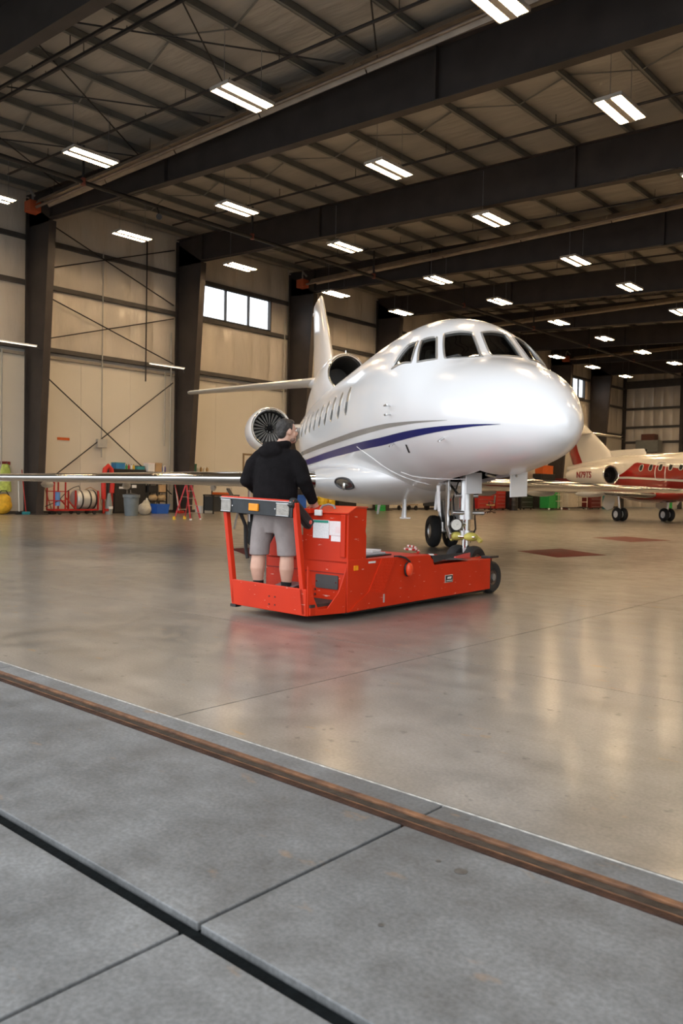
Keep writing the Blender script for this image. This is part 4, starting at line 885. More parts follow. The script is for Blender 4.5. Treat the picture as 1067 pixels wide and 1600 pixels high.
# hoodie
j = MB()
j.loft([ell(.955,.225,.155,-.015), ell(.97,.238,.165,-.015), ell(1.05,.246,.172,-.012), ell(1.18,.246,.168,-.01), ell(1.30,.25,.158,-.005,-.005), ell(1.40,.248,.145,0,-.005), ell(1.47,.205,.125,0,-.005), ell(1.53,.13,.10,.005,0), ell(1.57,.088,.085,.012,.012)])
limb(j, [(.185,-.005,1.44), (.255,-.01,1.36), (.315,-.015,1.21), (.335,.05,1.11), (.352,.135,1.01)], [.088,.086,.078,.068,.052])
limb(j, [(-.185,-.005,1.44), (-.265,-.015,1.36), (-.325,-.03,1.20), (-.29,.10,1.12), (-.21,.22,1.065)], [.088,.086,.078,.068,.052])
j.tube([(-.09,.06,1.56), (-.115,-.03,1.565), (-.05,-.105,1.555), (.05,-.10,1.56), (.115,-.02,1.575), (.10,.06,1.58)], .042, 10)
j.sph((-.03,-.115,1.50), (.135,.055,.072), 18, 12); j.sph((-.03,-.105,1.455), (.10,.05,.04), 16, 10); j.sph((.0,-.085,1.56), (.10,.05,.045), 16, 10)
remesh(j.build('hoodie', hood, man), .011, 5)
MB().tube([ell(.952,.232,.162,-.015)[k] for k in range(24)]+[ell(.952,.232,.162,-.015)[0]], .014, 6).build('hem', hood, man)
MB().tube([(.347,.118,1.03), (.353,.145,.995)], .055, 14).build('cuff', hood, man)
# shorts
s_ = MB(); s_.loft([ell(.66,.10,.11,-.03), ell(.78,.20,.155,-.022), ell(.88,.232,.172,-.02), ell(.98,.222,.158,-.015)])
for x, cx in ((LX,-.115), (RX,.085)):
    s_.loft([ell(.425,.098,.112,x,.0), ell(.44,.101,.114,x,.0), ell(.55,.104,.117,x*.95,.0), ell(.68,.118,.13,(x+cx)/2,.0), ell(.80,.128,.145,cx,-.005), ell(.88,.115,.15,cx,-.005)])
remesh(s_.build('shorts', shortm, man), .010, 3)
for x in (-.13,.11): MB().tube([(x-.055,-.168,.86), (x,-.178,.865), (x+.055,-.168,.86)], .005, 6).build('pocket_seam', M('seam_grey', (.13,.11,.11), .9), man)
# socks and shoes
for x in (LX,RX):
    MB().loft([ell(.05,.046,.05,x,-.005), ell(.09,.050,.053,x,-.008), ell(.155,.056,.058,x,-.012), ell(.16,.050,.052,x,-.012)]).build('sock', sockm, man)
    f = MB(); f.sph((x,-.03,.045), (.042,.055,.05), 14, 10); f.loft([ell(.003,.045,.13,x,.045), ell(.03,.046,.135,x,.045), ell(.06,.040,.11,x,.03), ell(.085,.036,.06,x,.0)])
    sh = remesh(f.build('shoe', M('shoe_black', (.014,.014,.016), .5), man), .007, 2)
    MB().loft([ell(.0,.047,.138,x,.043), ell(.018,.048,.140,x,.043)]).build('sole', M('sole_dark', (.03,.03,.03), .7), sh)
    MB().tube([(x+.047*(1 if x > 0 else -1),.0,.035), (x+.046*(1 if x > 0 else -1),.05,.045), (x+.043*(1 if x > 0 else -1),.08,.06)], .005, 5).build('shoe_stripe', whitep, sh)
# ------------------------------------------------------------------ red and white twin jet at the back
hk = thing('business_jet', 'small red and white twin-engined jet parked at the back on the right', 'airplane', (-15.9,40.6,0), math.atan2(.506,-.8626))
hred = M('jet_red', (.30,.018,.012), .15, 0, .05, 1, coat=.5); hwhite = M('jet_cream_white', (.70,.66,.58), .18, 0, .03, 1, coat=.4)
HT = [(-8.3,1.95,1.85,.05,1.9),(-8.0,2.2,1.6,.33,1.9),(-7.0,2.6,1.38,.66,2.0),(-6.0,3.1,1.30,.88,2.2),(-5.2,3.30,1.28,.97,2.32),(-4.0,3.34,1.28,1.0,2.33),(.8,3.34,1.28,1.0,2.33),(2.2,3.30,1.55,.92,2.42),(4.0,3.15,2.0,.66,2.55),(5.6,3.0,2.35,.36,2.65),(6.8,2.85,2.6,.1,2.72)]
hh = Hull(HT); hst = [-8.3,-8.2,-8.0]+[-7.8+.3*k for k in range(49)]
fz = MB().loft(hh.rings(hst, 56)).build('fuselage', hwhite, hk, 60)
def band(f_lo, f_hi, s0, s1, mat, name, off, side=1, n=50):
    a = []; c = []
    rows = 7; g = []
    for r in range(rows+1):
        row = []
        for k in range(n+1):
            s = s0+(s1-s0)*k/n; p0, p1 = hh.phiz(s, f_lo(s), 1), hh.phiz(s, f_hi(s), 1); p = p0+(p1-p0)*r/rows
            row.append(hh.at(s, p if side > 0 else PI-p, off))
        g.append(row)
    grid_mesh(g).build(name, mat, fz, 60)
def top_edge(s):   # red paint scheme: dips aft of the windows, climbs to a peak, falls towards the nose
    if s > 1.2: return 2.22+.0*(s)
    if s > -.35: return 2.22+.68*max(0, (1.2-s)/1.55)**2.2
    return 2.90-.20*(-.35-s)*.55
for sd in (1,-1):
    band(lambda s: hermite(HT, s)[1]+.02, lambda s: 2.10-.05*max(0,-s)*.9 if s < 0 else 2.10, -7.6, 2.6, hred, 'red_lower_band', .004, sd)
    band(lambda s: 2.20-.05*max(0,-s)*.9 if s < 0 else 2.20, top_edge, -7.4, 1.7, hred, 'red_upper_band', .004, sd)
    for k in range(6):
        s = -.95-.69*k; z = 2.62; w = closed_tube(grid_edge(hh.quadpatch([(s+.13,sd*.95,z-.17),(s+.13,sd*.95,z+.17),(s-.13,sd*.95,z+.17),(s-.13,sd*.95,z-.17)], 6, .008, 0, .7)), .014).build('cabin_window', hwhite, hk)
        grid_mesh(hh.quadpatch([(s+.13,sd*.95,z-.17),(s+.13,sd*.95,z+.17),(s-.13,sd*.95,z+.17),(s-.13,sd*.95,z-.17)], 6, .009, 0, .7)).build('pane', cabg, w)
    closed_tube(grid_edge(hh.quadpatch([(-2.0,sd*.95,2.0),(-2.0,sd*.9,2.88),(-2.7,sd*.9,2.88),(-2.7,sd*.95,2.0)], 8, .006, 0, .35)), .02).build('exit_outline', M('door_white', (.8,.76,.7), .3), hk)
def small_nacelle(y):
    o = (.70,y,2.28); r = .50
    e = MB().lathe([(r*.92,.0),(r*1.0,.08),(r*1.04,.5),(r*1.05,1.4),(r*.98,2.3),(r*.74,3.2),(r*.5,3.65)], o, (1,0,0), 36).build('engine_nacelle', hwhite, hk, 60)
    MB().lathe([(r*.99,.09),(r*.96,.02),(r*.92,-.01),(r*.86,.0),(r*.82,.06),(r*.81,.2)], o, (1,0,0), 36).build('inlet_lip', lipm, e, 60)
    MB().lathe([(r*.81,.18),(r*.78,.55),(.0,.55)], o, (1,0,0), 30).build('inlet_duct', blackp, e, 60)
    MB().lathe([(.0,.2),(r*.2,.3),(r*.25,.5)], o, (1,0,0), 16).build('spinner', fan_d, e)
    MB().loft([airfoil((1.4,y*.5,2.36), 2.0, .22), airfoil((1.5,y*.9,2.34), 1.9, .2)]).build('pylon', hwhite, e)
    sd = 1 if y > 0 else -1
    mx = Matrix(((-1*sd,0,0),(0,0,sd),(0,1,0)))
    text_part('registration_lettering', 'N79TS', .46, M('lettering_red', (.25,.02,.02), .4), e, (2.28,y+sd*(r*1.04+.004),2.28), mx, .012)
for y in (1.45,-1.45): small_nacelle(y)
hf = MB().loft([airfoil((s,0,z), c, t, (1,0,0), (0,1,0)) for z, s, c, t in ((2.8,2.2,4.0,.36),(3.55,2.75,3.4,.30),(4.4,4.0,2.5,.24),(5.4,5.55,1.75,.16),(6.0,6.3,1.4,.10))]).build('tail_fin', hwhite, hk, 50)
MB().loft([airfoil((s,0,z), c, t, (1,0,0), (0,1,0)) for z, s, c, t in ((2.95,5.05,1.2,.33),(3.6,5.6,1.0,.26),(4.4,6.0,.75,.20))]).build('rudder', hred, hf, 50)
MB().loft([airfoil((s,0,z), c, t, (1,0,0), (0,1,0)) for z, s, c, t in ((3.2,-.15,3.6,.22),(3.46,-.05,3.4,.20),(3.62,.1,3.0,.16))]).build('dorsal_intake', hwhite, hf, 50)
MB().lathe([(.0,.0),(.06,.0)], (-.06,0,3.53), (1,0,0), 12).build('intake_mouth', blackp, hf)
for sd in (1,-1): MB().loft([airfoil((s, sd*p, 4.65), c, t) for p, s, c, t in ((.0,4.4,1.6,.16),(1.6,5.2,1.1,.11),(3.0,5.9,.7,.07))]).build('tailplane', hwhite, hf, 50)
for sd in (1,-1):
    w = MB().loft([airfoil((s, sd*p, z), c, t) for p, s, c, z, t in ((.6,-2.2,3.4,1.32,.36),(2.6,-1.35,2.6,1.38,.27),(7.6,1.1,1.25,1.56,.13),(7.8,1.3,.8,1.57,.05))]).build('wing', M('wing_cream', (.55,.52,.46), .3, .1), hk, 50)
    rings = [le_strip((s, sd*p, z), c, t, .12, .006) for p, s, c, z, t in ((1.0,-2.05,3.2,1.33,.34),(2.6,-1.35,2.6,1.38,.27),(7.6,1.1,1.25,1.56,.13))]; N = len(rings[0])
    MB().add([q for r in rings for q in r], [(i*N+k, i*N+k+1, (i+1)*N+k+1, (i+1)*N+k) for i in range(2) for k in range(N-1)]).build('leading_edge', chrome, w, 60)
    g = MB().cyl((0,sd*1.4,.35), (0,sd*1.5,1.25), .07, n=12).build('main_gear_strut', alu, hk)
    MB().cyl((0,sd*1.4-.2,.33), (0,sd*1.4+.2,.33), .04, n=10).build('axle', alu, g)
    for q in (1,-1): wheel(Vector((0,sd*1.4+q*.17,.33)), (0,1,0), .33, .2, .17, g, whitep)
    MB().prism([(.05,1.3),(.9,1.3),(1.15,.72),(.70,.50),(.25,.62),(.12,.9)], (0,sd*1.62,0), (1,0,0), (0,0,1), (0,.02,0)).build('gear_door', hwhite, g, 0)
FB = [(-3.4,1.6,1.25,.5,1.4),(-2.4,1.6,1.0,.9,1.35),(-.5,1.6,.92,1.05,1.35),(1.0,1.6,1.05,.9,1.4),(2.2,1.65,1.4,.4,1.5)]
fbh = Hull(FB); MB().loft(fbh.rings([-3.4+.28*k for k in range(21)], 40)).build('belly_fairing', hred, hk, 60)
MB().prism([(0,0),(.18,0),(.3,-.25),(.2,-.25)], (-2.6,-.01,1.1), (1,0,0), (0,0,1), (0,.02,0)).build('belly_antenna', hwhite, hk, 0)
g = MB().cyl((-6.4,0,.3), (-6.4,0,1.45), .06, n=12).build('nose_gear_strut', alu, hk)
for q in (1,-1): wheel(Vector((-6.4,q*.13,.24)), (0,1,0), .24, .14, .11, g, whitep)
# ------------------------------------------------------------------ equipment along the left wall
wood = M('wood_handle', (.40,.20,.08), .6); tealm = M('teal', (.03,.25,.30), .5); lime = M('lime_vest', (.50,.62,.14), .7, 0, .3, 8, .5); orv = M('orange_vest', (.90,.20,.03), .7, 0, .15, 8, .5)
card = M('cardboard', (.48,.32,.17), .7); kraft = M('tan_sack', (.42,.30,.16), .8, 0, .2, 9, .6); beige = M('beige_plastic', (.55,.50,.42), .6)
t = thing('coat_rack', 'red wall board with hooks at the left edge holding bright work vests', 'coat rack', (-34.04,15.4,2.1))
MB().bb((0,0,0), (.05,1.45,.14)).build('board', M('rack_red', (.22,.02,.02), .5), t, 0, .01)
for k in range(4): MB().tube([(.05,.2+k*.35,.07), (.16,.2+k*.35,.05), (.18,.2+k*.35,.1)], .012).build('hook', greym, t)
def vest(y, mat, lab, z0, z1, x=-33.82, w=.27):
    t = thing('work_vest', lab, 'vest', (x,y,z0)); h = z1-z0
    m = MB(); n = 9; rings = []
    for j in range(n):
        u = j/(n-1); wd = w*(1.0-.25*u) if u < .85 else w*(.75-1.5*(u-.85)); rings.append([Vector(((.085+.02*math.sin(k*2.1+j))*math.sin(2*PI*k/14)*(1.1-.5*u), wd*math.cos(2*PI*k/14), u*h)) for k in range(14)])
    m.loft(rings); m.build('cloth', mat, t, 60)
    MB().loft([[Vector((q.x*1.08, q.y*1.02, q.z+dz)) for q in rings[3]] for dz in (0,.06)], False).build('reflective_band', M('reflector', (.75,.76,.72), .3, .3), t)
vest(16.55, lime, 'lime yellow reflective vest hanging nearest the leftmost column', .95, 2.12); vest(15.95, orv, 'orange work vest hanging beside the lime vest', .85, 2.10)
t = thing('duffel_bag', 'yellow duffel bag slumped on the floor under the hanging vests', 'bag', (-33.55,16.25,0))
m = MB(); m.sph((0,0,.38), (.33,.45,.38), 18, 12); m.sph((.02,.1,.62), (.25,.3,.25), 14, 10); remesh(m.build('bag', M('bag_yellow', (.75,.45,.03), .7, 0, .25, 6, .5), t), .03, 2); MB().tube([(.1,-.3,.7), (.2,-.1,1.0), (.2,.1,1.0), (.1,.3,.75)], .02).build('strap', blackp, t)
for y, x, ang, h, mt, hm, w in ((16.95,-33.5,.10,1.75,whitep,blackp,'white'), (17.15,-33.3,.02,1.9,red,tealm,'red and teal'), (18.35,-33.3,-.16,1.6,wood,blackp,'wooden'), (25.0,-33.1,.05,1.5,whitep,red,'white-poled'), (24.75,-32.6,-.05,1.55,red,red,'all red')):
    t = thing('broom', '%s long-handled broom leaning on the wall beside a steel column' % w, 'broom', (x,y,0))
    MB().cyl((.12,0,.1), (-.35,ang*h,h), .022, n=8).build('handle', mt, t); MB().box((.12,0,.06), (.10,.34,.12)).build('head', hm, t, 0, .02)
t = thing('fluid_cart', 'red wheeled frame cart carrying a silver strapped tank by the left wall', 'cart', (-32.7,18.0,0)); t.scale = (1,.88,1)
m = MB()
for a, b in (((-.3,0,.2),(-.3,2.4,.2)), ((.3,0,.2),(.3,2.4,.2)), ((-.3,0,.2),(.3,0,.2)), ((-.3,2.4,.2),(.3,2.4,.2)), ((-.3,.6,.2),(.3,.6,.2))): m.beam(a, b, .07, .07)
m.build('base_frame', red, t, 0, .006)
for y in (0,.6): 
    for x in (-.3,.3): MB().beam((x,y,.2), (x,y,1.5), .06, .06).build('upright', red, t, 0, .006)
for z in (.6,1.0,1.45): m = MB(); m.beam((-.3,0,z), (-.3,.6,z), .04, .04); m.beam((.3,0,z), (.3,.6,z), .04, .04); m.build('crossbar', red, t, 0)
for x in (-.3,.3): MB().beam((x,.6,.75), (x,1.15,.25), .05, .05).build('brace', red, t, 0); MB().beam((x,1.15,.2), (x,1.15,1.05), .07, .07).build('upright', red, t, 0, .006); MB().beam((x,2.4,.2), (x,2.4,1.05), .07, .07).build('upright', red, t, 0, .006)
tk = MB().lathe([(.05,0),(.36,.02),(.42,.1),(.42,1.0),(.36,1.08),(.05,1.1)], (0,1.23,.66), (0,1,0), 28, True).build('tank', M('tank_silver', (.62,.61,.58), .35, .4, .08, 2), t)
for y in (1.45,1.9,2.2): MB().lathe([(.425,0),(.432,0),(.432,.08),(.425,.08)], (0,y,.66), (0,1,0), 28).build('strap', blackp, tk)
MB().cyl((.1,.3,.38), (.1,.3,1.0), .13, n=16).build('gas_bottle', M('bottle_blue', (.15,.35,.75), .4), t)
MB().tube([(0,1.6,1.1), (.05,1.5,1.25), (.05,1.2,1.18), (.1,.8,1.0), (.2,.3,.6), (.2,-.4,.35)], .018).build('hose', blackp, t); MB().tube([(0,1.9,1.1), (.1,2.1,1.2), (.2,2.5,1.0), (.3,2.6,.4)], .018).build('hose', wood, t)
for y in (.3,1.3,2.2):
    for x in (-.3,.3): MB().lathe([(.05,-.03),(.10,-.03),(.10,.03),(.05,.03)], (x,y,.10), (1,0,0), 16, True).build('caster', blackp, t)
t = thing('engine_sling', 'red arched lifting sling standing beside the black cabinet', 'sling', (-33.2,21.12,0))
pts = [(0,-.22,.65), (0,-.24,1.5), (0,-.16,2.05), (0,0,2.2), (0,.16,2.05), (0,.24,1.5), (0,.20,.95)]
MB().tube(pts, .11, 10).build('arch', M('sling_red', (.62,.03,.02), .5), t); MB().beam((0,-.22,0), (0,-.22,.7), .08, .08).build('foot', red, t, 0); MB().beam((0,.20,0), (0,.20,1.0), .08, .08).build('foot', red, t, 0)
t = thing('floor_vacuum', 'grey upright floor vacuum standing in front of the red sling', 'vacuum', (-32.2,20.55,0))
MB().loft([ell(.0,.17,.15), ell(.25,.17,.16), ell(.6,.12,.13), ell(.95,.06,.06)]).build('body', M('vac_grey', (.22,.24,.23), .4), t); MB().cyl((0,0,.9), (-.12,.02,1.35), .02, n=8).build('handle', blackp, t); MB().box((.14,0,.3), (.06,.2,.12)).build('panel', whitep, t, 0, .01); MB().box((.05,-.16,.2), (.2,.14,.12)).build('cap', red, t, 0, .02)
t = thing('tool_cabinet', 'tall black double-door cabinet with papers taped on its doors', 'cabinet', (-33.6,21.5,0))
MB().bb((-.35,0,0), (.32,1.75,2.08)).build('body', blackp, t, 0, .01)
for k in range(2):
    d = MB().bb((.32,.03+k*.86,.06), (.345,.87+k*.86,2.04)).build('door', blackp, t, 0, .006); MB().bb((.345,.66+k*.2,.9), (.37,.69+k*.2,1.1)).build('handle', greym, d, 0, .004)
for y, z, w, h in ((.2,1.72,.2,.1), (.55,1.62,.26,.24), (.95,1.62,.28,.26), (.25,1.15,.25,.1), (.95,1.2,.25,.14)): MB().bb((.346,y,z), (.352,y+w,z+h)).build('notice', papm, t, 0)
def small(name, lab, cat, loc, parts, grp=None, rz=0):
    t = thing(name, lab, cat, loc, rz, grp)
    for nm, mb, mt in parts: mb.build(nm, mt, t, 40, .006)
    return t
def boxy(name, lab, loc, d, mt, lidm=None, rz=0, cat='box'):
    small(name, lab, cat, loc, [('body', MB().bb((-d[0]/2,-d[1]/2,0), (d[0]/2,d[1]/2,d[2]*.86)), mt), ('lid', MB().bb((-d[0]/2-.01,-d[1]/2-.01,d[2]*.86), (d[0]/2+.01,d[1]/2+.01,d[2])), lidm or mt)], None, rz)
def bottle(lab, loc, h, r, mt, capm=whitep, grp=None):
    small('bottle', lab, 'bottle', loc, [('body', MB().lathe([(r*.9,0),(r,.02),(r,h*.65),(r*.4,h*.82),(r*.35,h*.9)], (0,0,0), (0,0,1), 14, True), mt), ('cap', MB().cyl((0,0,h*.88), (0,0,h), r*.42, n=10), capm)], grp)
boxy('tool_box', 'blue box on top of the black cabinet', (-33.5,21.85,2.08), (.4,.5,.30), M('box_blue', (.03,.22,.50), .5), tealm)
boxy('carton', 'low teal carton on the right end of the black cabinet', (-33.5,22.98,2.08), (.4,.42,.18), tealm, blackp)
for k, (y, mt, w) in enumerate(((22.24,green,'green'), (22.37,red,'red'), (22.5,whitep,'white'), (22.63,yellow,'yellow'))): bottle('small %s bottle standing in the middle of the cabinet top' % w, (-33.4,y,2.08), .24, .05, mt, blackp)
t = thing('shelving_unit', 'black open shelving unit packed with supplies beside the second column', 'shelves', (-33.5,23.3,0))
for y in (0,.55,1.1):
    for x in (-.3,.3): MB().beam((x,y,0), (x,y,1.95), .05, .05).build('post', blackp, t, 0)
for z in (.12,.55,1.0,1.5,1.97): MB().bb((-.33,-.03,z-.02), (.33,1.13,z+.02)).build('shelf', blackp, t, 0, .004)
boxy('carton', 'white carton on top of the black shelving', (-33.4,23.51,1.995), (.4,.38,.42), whitep, pinkm)
boxy('carton', 'brown carton on top of the black shelving', (-33.4,23.94,1.995), (.4,.36,.44), card)
for k in range(3): bottle('blue and white spray bottle on the shelving end, %s of three' % ('first','second','third')[k], (-33.35,24.20+.1*k,1.995), .34, .05, (blue,whitep,M('violet', (.12,.10,.30), .5))[k], whitep)
boxy('carton', 'yellow and white carton on the second shelf', (-33.3,23.76,1.52), (.3,.4,.2), yellow, whitep); boxy('carton', 'dark blue carton on the second shelf', (-33.3,24.18,1.52), (.3,.25,.16), blue)
boxy('carton', 'tan carton on the middle shelf', (-33.3,24.11,1.02), (.35,.4,.36), card); boxy('carton', 'black carton on the middle shelf', (-33.3,23.56,1.02), (.35,.5,.3), blackp)
for k, y in enumerate((23.58,24.08)):
    t = thing('sack', '%s tan cloth sack on the lower shelf' % ('left','right')[k], 'sack', (-33.2,y,.57)); m = MB(); m.sph((0,0,.16), (.25,.24,.17), 14, 10); m.sph((.05,.08,.22), (.15,.13,.12), 10, 8); remesh(m.build('cloth', kraft, t), .025, 2); MB().tube([(.05,-.1,.3), (.1,0,.36), (.05,.1,.32)], .012).build('tie', blackp, t)
t = thing('trash_can', 'grey round plastic trash can in front of the black cabinet', 'trash can', (-30.4,20.5,0))
MB().lathe([(.0,.02),(.27,.0),(.28,.03),(.33,.78),(.37,.80),(.37,.92),(.345,.92),(.30,.78),(.25,.05),(.0,.05)], (0,0,0), (0,0,1), 28).build('body', M('can_grey', (.17,.21,.24), .5), t)
for a in (-.7,2.4): MB().box((.36*math.cos(a),.36*math.sin(a),.80), (.09,.16,.05), rotz(a)).build('handle', M('can_grey', (.17,.21,.24), .5), t, 0, .01)
m = MB(); m.sph((0,0,.86), (.33,.33,.12), 18, 8); m.build('liner_bag', blackp, t)
t = thing('plastic_sack', 'translucent white plastic sack slumped beside the trash can', 'sack', (-31.0,21.6,0)); m = MB(); m.sph((0,0,.27), (.30,.32,.28), 16, 12); m.sph((-.05,.12,.45), (.18,.18,.24), 12, 10); remesh(m.build('sack', M('sack_white', (.55,.54,.49), .5, 0, .2, 7, .8), t), .03, 2); MB().sph((-.05,.16,.70), (.05,.05,.06)).build('knot', whitep, t)
t = thing('storage_bin', 'bright blue plastic bin on the floor below the shelving', 'bin', (-32.4,23.45,0)); MB().loft([[Vector((sx*.22,sy*.32,0)) for sx, sy in ((-1,-1),(1,-1),(1,1),(-1,1))], [Vector((sx*.26,sy*.37,.42)) for sx, sy in ((-1,-1),(1,-1),(1,1),(-1,1))]]).build('tub', blue, t, 0, .01); MB().bb((-.28,-.39,.42), (.28,.39,.46)).build('rim', blue, t, 0, .01)
# step ladder
t = thing('step_ladder', 'red fiberglass step ladder with yellow feet standing open by the second column', 'ladder', (-26.05,20.2,0), .35)
fred = M('ladder_red', (.50,.035,.045), .45)
for s in (-1,1):
    MB().beam((.34,s*.36,0), (0,s*.17,1.42), .035, .07).build('front_rail', fred, t, 0, .006); MB().beam((-.40,s*.38,0), (-.02,s*.17,1.38), .03, .05).build('rear_rail', fred, t, 0, .006)
    MB().box((-.40,s*.38,.06), (.10,.07,.14)).build('foot', yellow, t, 0, .01); MB().box((.34,s*.36,.03), (.09,.06,.06)).build('foot', whitep, t, 0, .01)
for k in range(1, 5): u = k/5; MB().beam((.34-.34*u,-.36+.19*u,1.42*u), (.34-.34*u,.36-.19*u,1.42*u), .09, .025).build('step', alu, t, 0)
for z in (.4,.9): u = z/1.38; MB().beam((-.40+.38*u,-.38+.21*u,z), (-.40+.38*u,.38-.21*u,z), .03, .03).build('rear_brace', alu, t, 0)
MB().box((0,0,1.43), (.14,.40,.05)).build('top_cap', M('cap_orange', (.85,.35,.05), .5), t, 0, .01)
# workbench past the second column and the wall shelf above
t = thing('wall_shelf', 'small black wall shelf past the second column', 'shelf', (-33.9,26.0,1.95)); MB().bb((0,0,0), (.4,1.7,.03)).build('board', blackp, t, 0); 
for y in (.1,1.55): MB().beam((.02,y,-.3), (.38,y,0), .03, .03).build('bracket', blackp, t, 0); MB().beam((.35,y,-1.95), (.35,y,0), .05, .05).build('leg', blackp, t, 0)
boxy('storage_bin', 'dark green bin on the small wall shelf', (-33.7,26.25,1.98), (.35,.5,.5), M('dark_green', (.01,.11,.06), .5), None, 0, 'bin')
for k in range(4): bottle('amber bottle on the small wall shelf, %s from the green bin' % ORD[k], (-33.7,26.72+.2*k,1.98), .36+.05*(k % 2), .07, (beige,M('amber_brown', (.35,.22,.08), .4),beige,M('amber_brown', (.35,.22,.08), .4))[k], whitep)
t = thing('workbench', 'black workbench with an orange tray top past the step ladder', 'workbench', (-31.6,25.7,0))
MB().bb((-.4,0,.88), (.4,1.7,.94)).build('top', blackp, t, 0, .01); MB().bb((-.3,.5,.94), (.3,1.1,1.05)).build('tray', orange, t, 0, .01); MB().bb((-.35,.05,.15), (.35,.65,.86)).build('drawer_unit', M('slate', (.04,.045,.05), .5), t, 0, .01)
for x in (-.36,.36):
    for y in (.04,1.66): MB().beam((x,y,0), (x,y,.88), .05, .05).build('leg', blackp, t, 0)
MB().cyl((0,1.35,.94), (0,1.35,1.3), .14, n=16).build('canister', beige, t)
t = thing('folded_dolly', 'dark folded dolly leaning against the workbench', 'dolly', (-30.6,26.4,0)); MB().beam((.4,.35,0), (-.35,.0,1.25), .35, .06).build('deck', M('slate', (.04,.045,.05), .5), t, 0, .02); MB().lathe([(.05,-.04),(.10,-.04),(.10,.04),(.05,.04)], (.4,.5,.1), (0,1,0), 14, True).build('wheel', rubber, t)
boxy('carton', 'white tray on the floor beyond the ladder', (-32.6,26.3,0), (.5,.8,.35), whitep)
# ------------------------------------------------------------------ equipment farther down the left wall
def drum(lab, loc, mt, r=.29, h=.88):
    t = thing('drum', lab, 'drum', loc); MB().lathe([(.0,0),(r,0),(r,h*.32),(r*1.03,h*.34),(r,h*.36),(r,h*.66),(r*1.03,h*.68),(r,h*.70),(r,h),(.0,h)], (0,0,0), (0,0,1), 24).build('body', mt, t); MB().cyl((r*.5,0,h), (r*.5,0,h+.04), .05, n=10).build('bung', greym, t)
boxy('tool_chest', 'blue tool chest on the floor behind the tug tower', (-32.8,33.0,0), (.7,1.0,.95), blue, None, 0, 'tool chest'); drum('yellow drum behind the tug tower', (-32.6,35.0,0), yellow); drum('second yellow drum behind the tug tower, farther along the wall', (-32.6,35.7,0), yellow, .27)
boxy('equipment_case', 'black equipment case on the floor between the yellow drums and green drum', (-32.9,37.2,0), (.7,1.6,.9), blackp, None, 0, 'case'); drum('green drum beyond the tug tower', (-32.6,40.4,0), green, .33, .8)
t = thing('push_cart', 'low beige push cart under the jet belly far away', 'cart', (-32.5,42.4,0)); MB().bb((-.35,0,.35), (.35,1.4,.42)).build('deck', M('deck_tan', (.3,.22,.14), .6), t, 0, .01); MB().bb((-.3,.2,.42), (.3,.9,.75)).build('load', beige, t, 0, .02); MB().tube([(-.3,0,.4), (-.3,-.1,1.0), (.3,-.1,1.0), (.3,0,.4)], .025).build('handle', blackp, t)
for x in (-.28,.28):
    for y in (.15,1.25): MB().lathe([(.05,-.03),(.16,-.03),(.16,.03),(.05,.03)], (x,y,.18), (1,0,0), 14, True).build('wheel', rubber, t)
t = thing('ground_power_cart', 'low dark ground power cart with a red lamp near the nose gear', 'cart', (-32.3,45.2,0)); MB().prism([(0,.3),(2.3,.3),(2.3,.75),(1.4,.9),(.2,.95),(0,.7)], (-.5,0,0), (0,1,0), (0,0,1), (1.0,0,0)).build('body', M('slate', (.04,.045,.05), .5), t, 0, .03); MB().sph((.52,1.9,.72), .09).build('lamp', M('lamp_red', (.8,.05,.02), .3), t)
for y in (.4,1.9):
    for x in (-.45,.45): MB().lathe([(.06,-.06),(.24,-.06),(.24,.06),(.06,.06)], (x,y,.24), (1,0,0), 18, True).build('wheel', rubber, t)
def chest(lab, loc, d, mt, nd):
    t = thing('tool_chest', lab, 'tool chest', loc); MB().bb((-d[0]/2,0,.12), (d[0]/2,d[1],d[2])).build('body', mt, t, 0, .02)
    for k in range(nd):
        z0 = .16+(d[2]-.2)*k/nd; w = MB().bb((d[0]/2,.05,z0), (d[0]/2+.02,d[1]-.05,z0+(d[2]-.2)/nd-.02)).build('drawer', mt, t, 0, .006); MB().bb((d[0]/2+.02,.15,z0+.06), (d[0]/2+.04,d[1]-.15,z0+.08)).build('handle', alu, w, 0)
    for y in (.15,d[1]-.15):
        for x in (-d[0]/2+.1,d[0]/2-.1): MB().lathe([(.03,-.03),(.07,-.03),(.07,.03),(.03,.03)], (x,y,.07), (1,0,0), 12, True).build('caster', blackp, t)
chest('red rolling tool chest behind the main gear wheels', (-32.4,47.6,0), (.7,1.3,1.35), red, 5); chest('wide red rolling tool chest behind the office chair', (-31.8,49.9,0), (.8,2.2,1.30), red, 4); chest('second wide red tool chest, to the right of the office chair', (-31.8,52.4,0), (.8,1.3,1.45), red, 5)
t = thing('office_chair', 'grey office chair with yellow seat cushion standing out on the hangar floor', 'chair', (-26.9,44.2,0), 2.2)
MB().box((0,0,.50), (.50,.50,.08)).build('seat', M('chair_tan', (.35,.25,.10), .8), t, 0, .03); MB().box((0,-.24,.86), (.46,.07,.52), Matrix.Rotation(.12, 3, 'X')).build('backrest', M('chair_grey', (.16,.15,.14), .8), t, 0, .03); MB().cyl((0,0,.1), (0,0,.46), .03, n=10).build('gas_lift', blackp, t)
for k in range(5): a = 2*PI*k/5; MB().beam((0,0,.12), (.32*math.cos(a),.32*math.sin(a),.07), .05, .04).build('leg', blackp, t, 0); MB().sph((.32*math.cos(a),.32*math.sin(a),.035), .035).build('caster', blackp, t)
for s in (-1,1): MB().tube([(s*.26,.1,.5), (s*.30,.1,.72), (s*.30,-.15,.72)], .02).build('armrest', blackp, t)
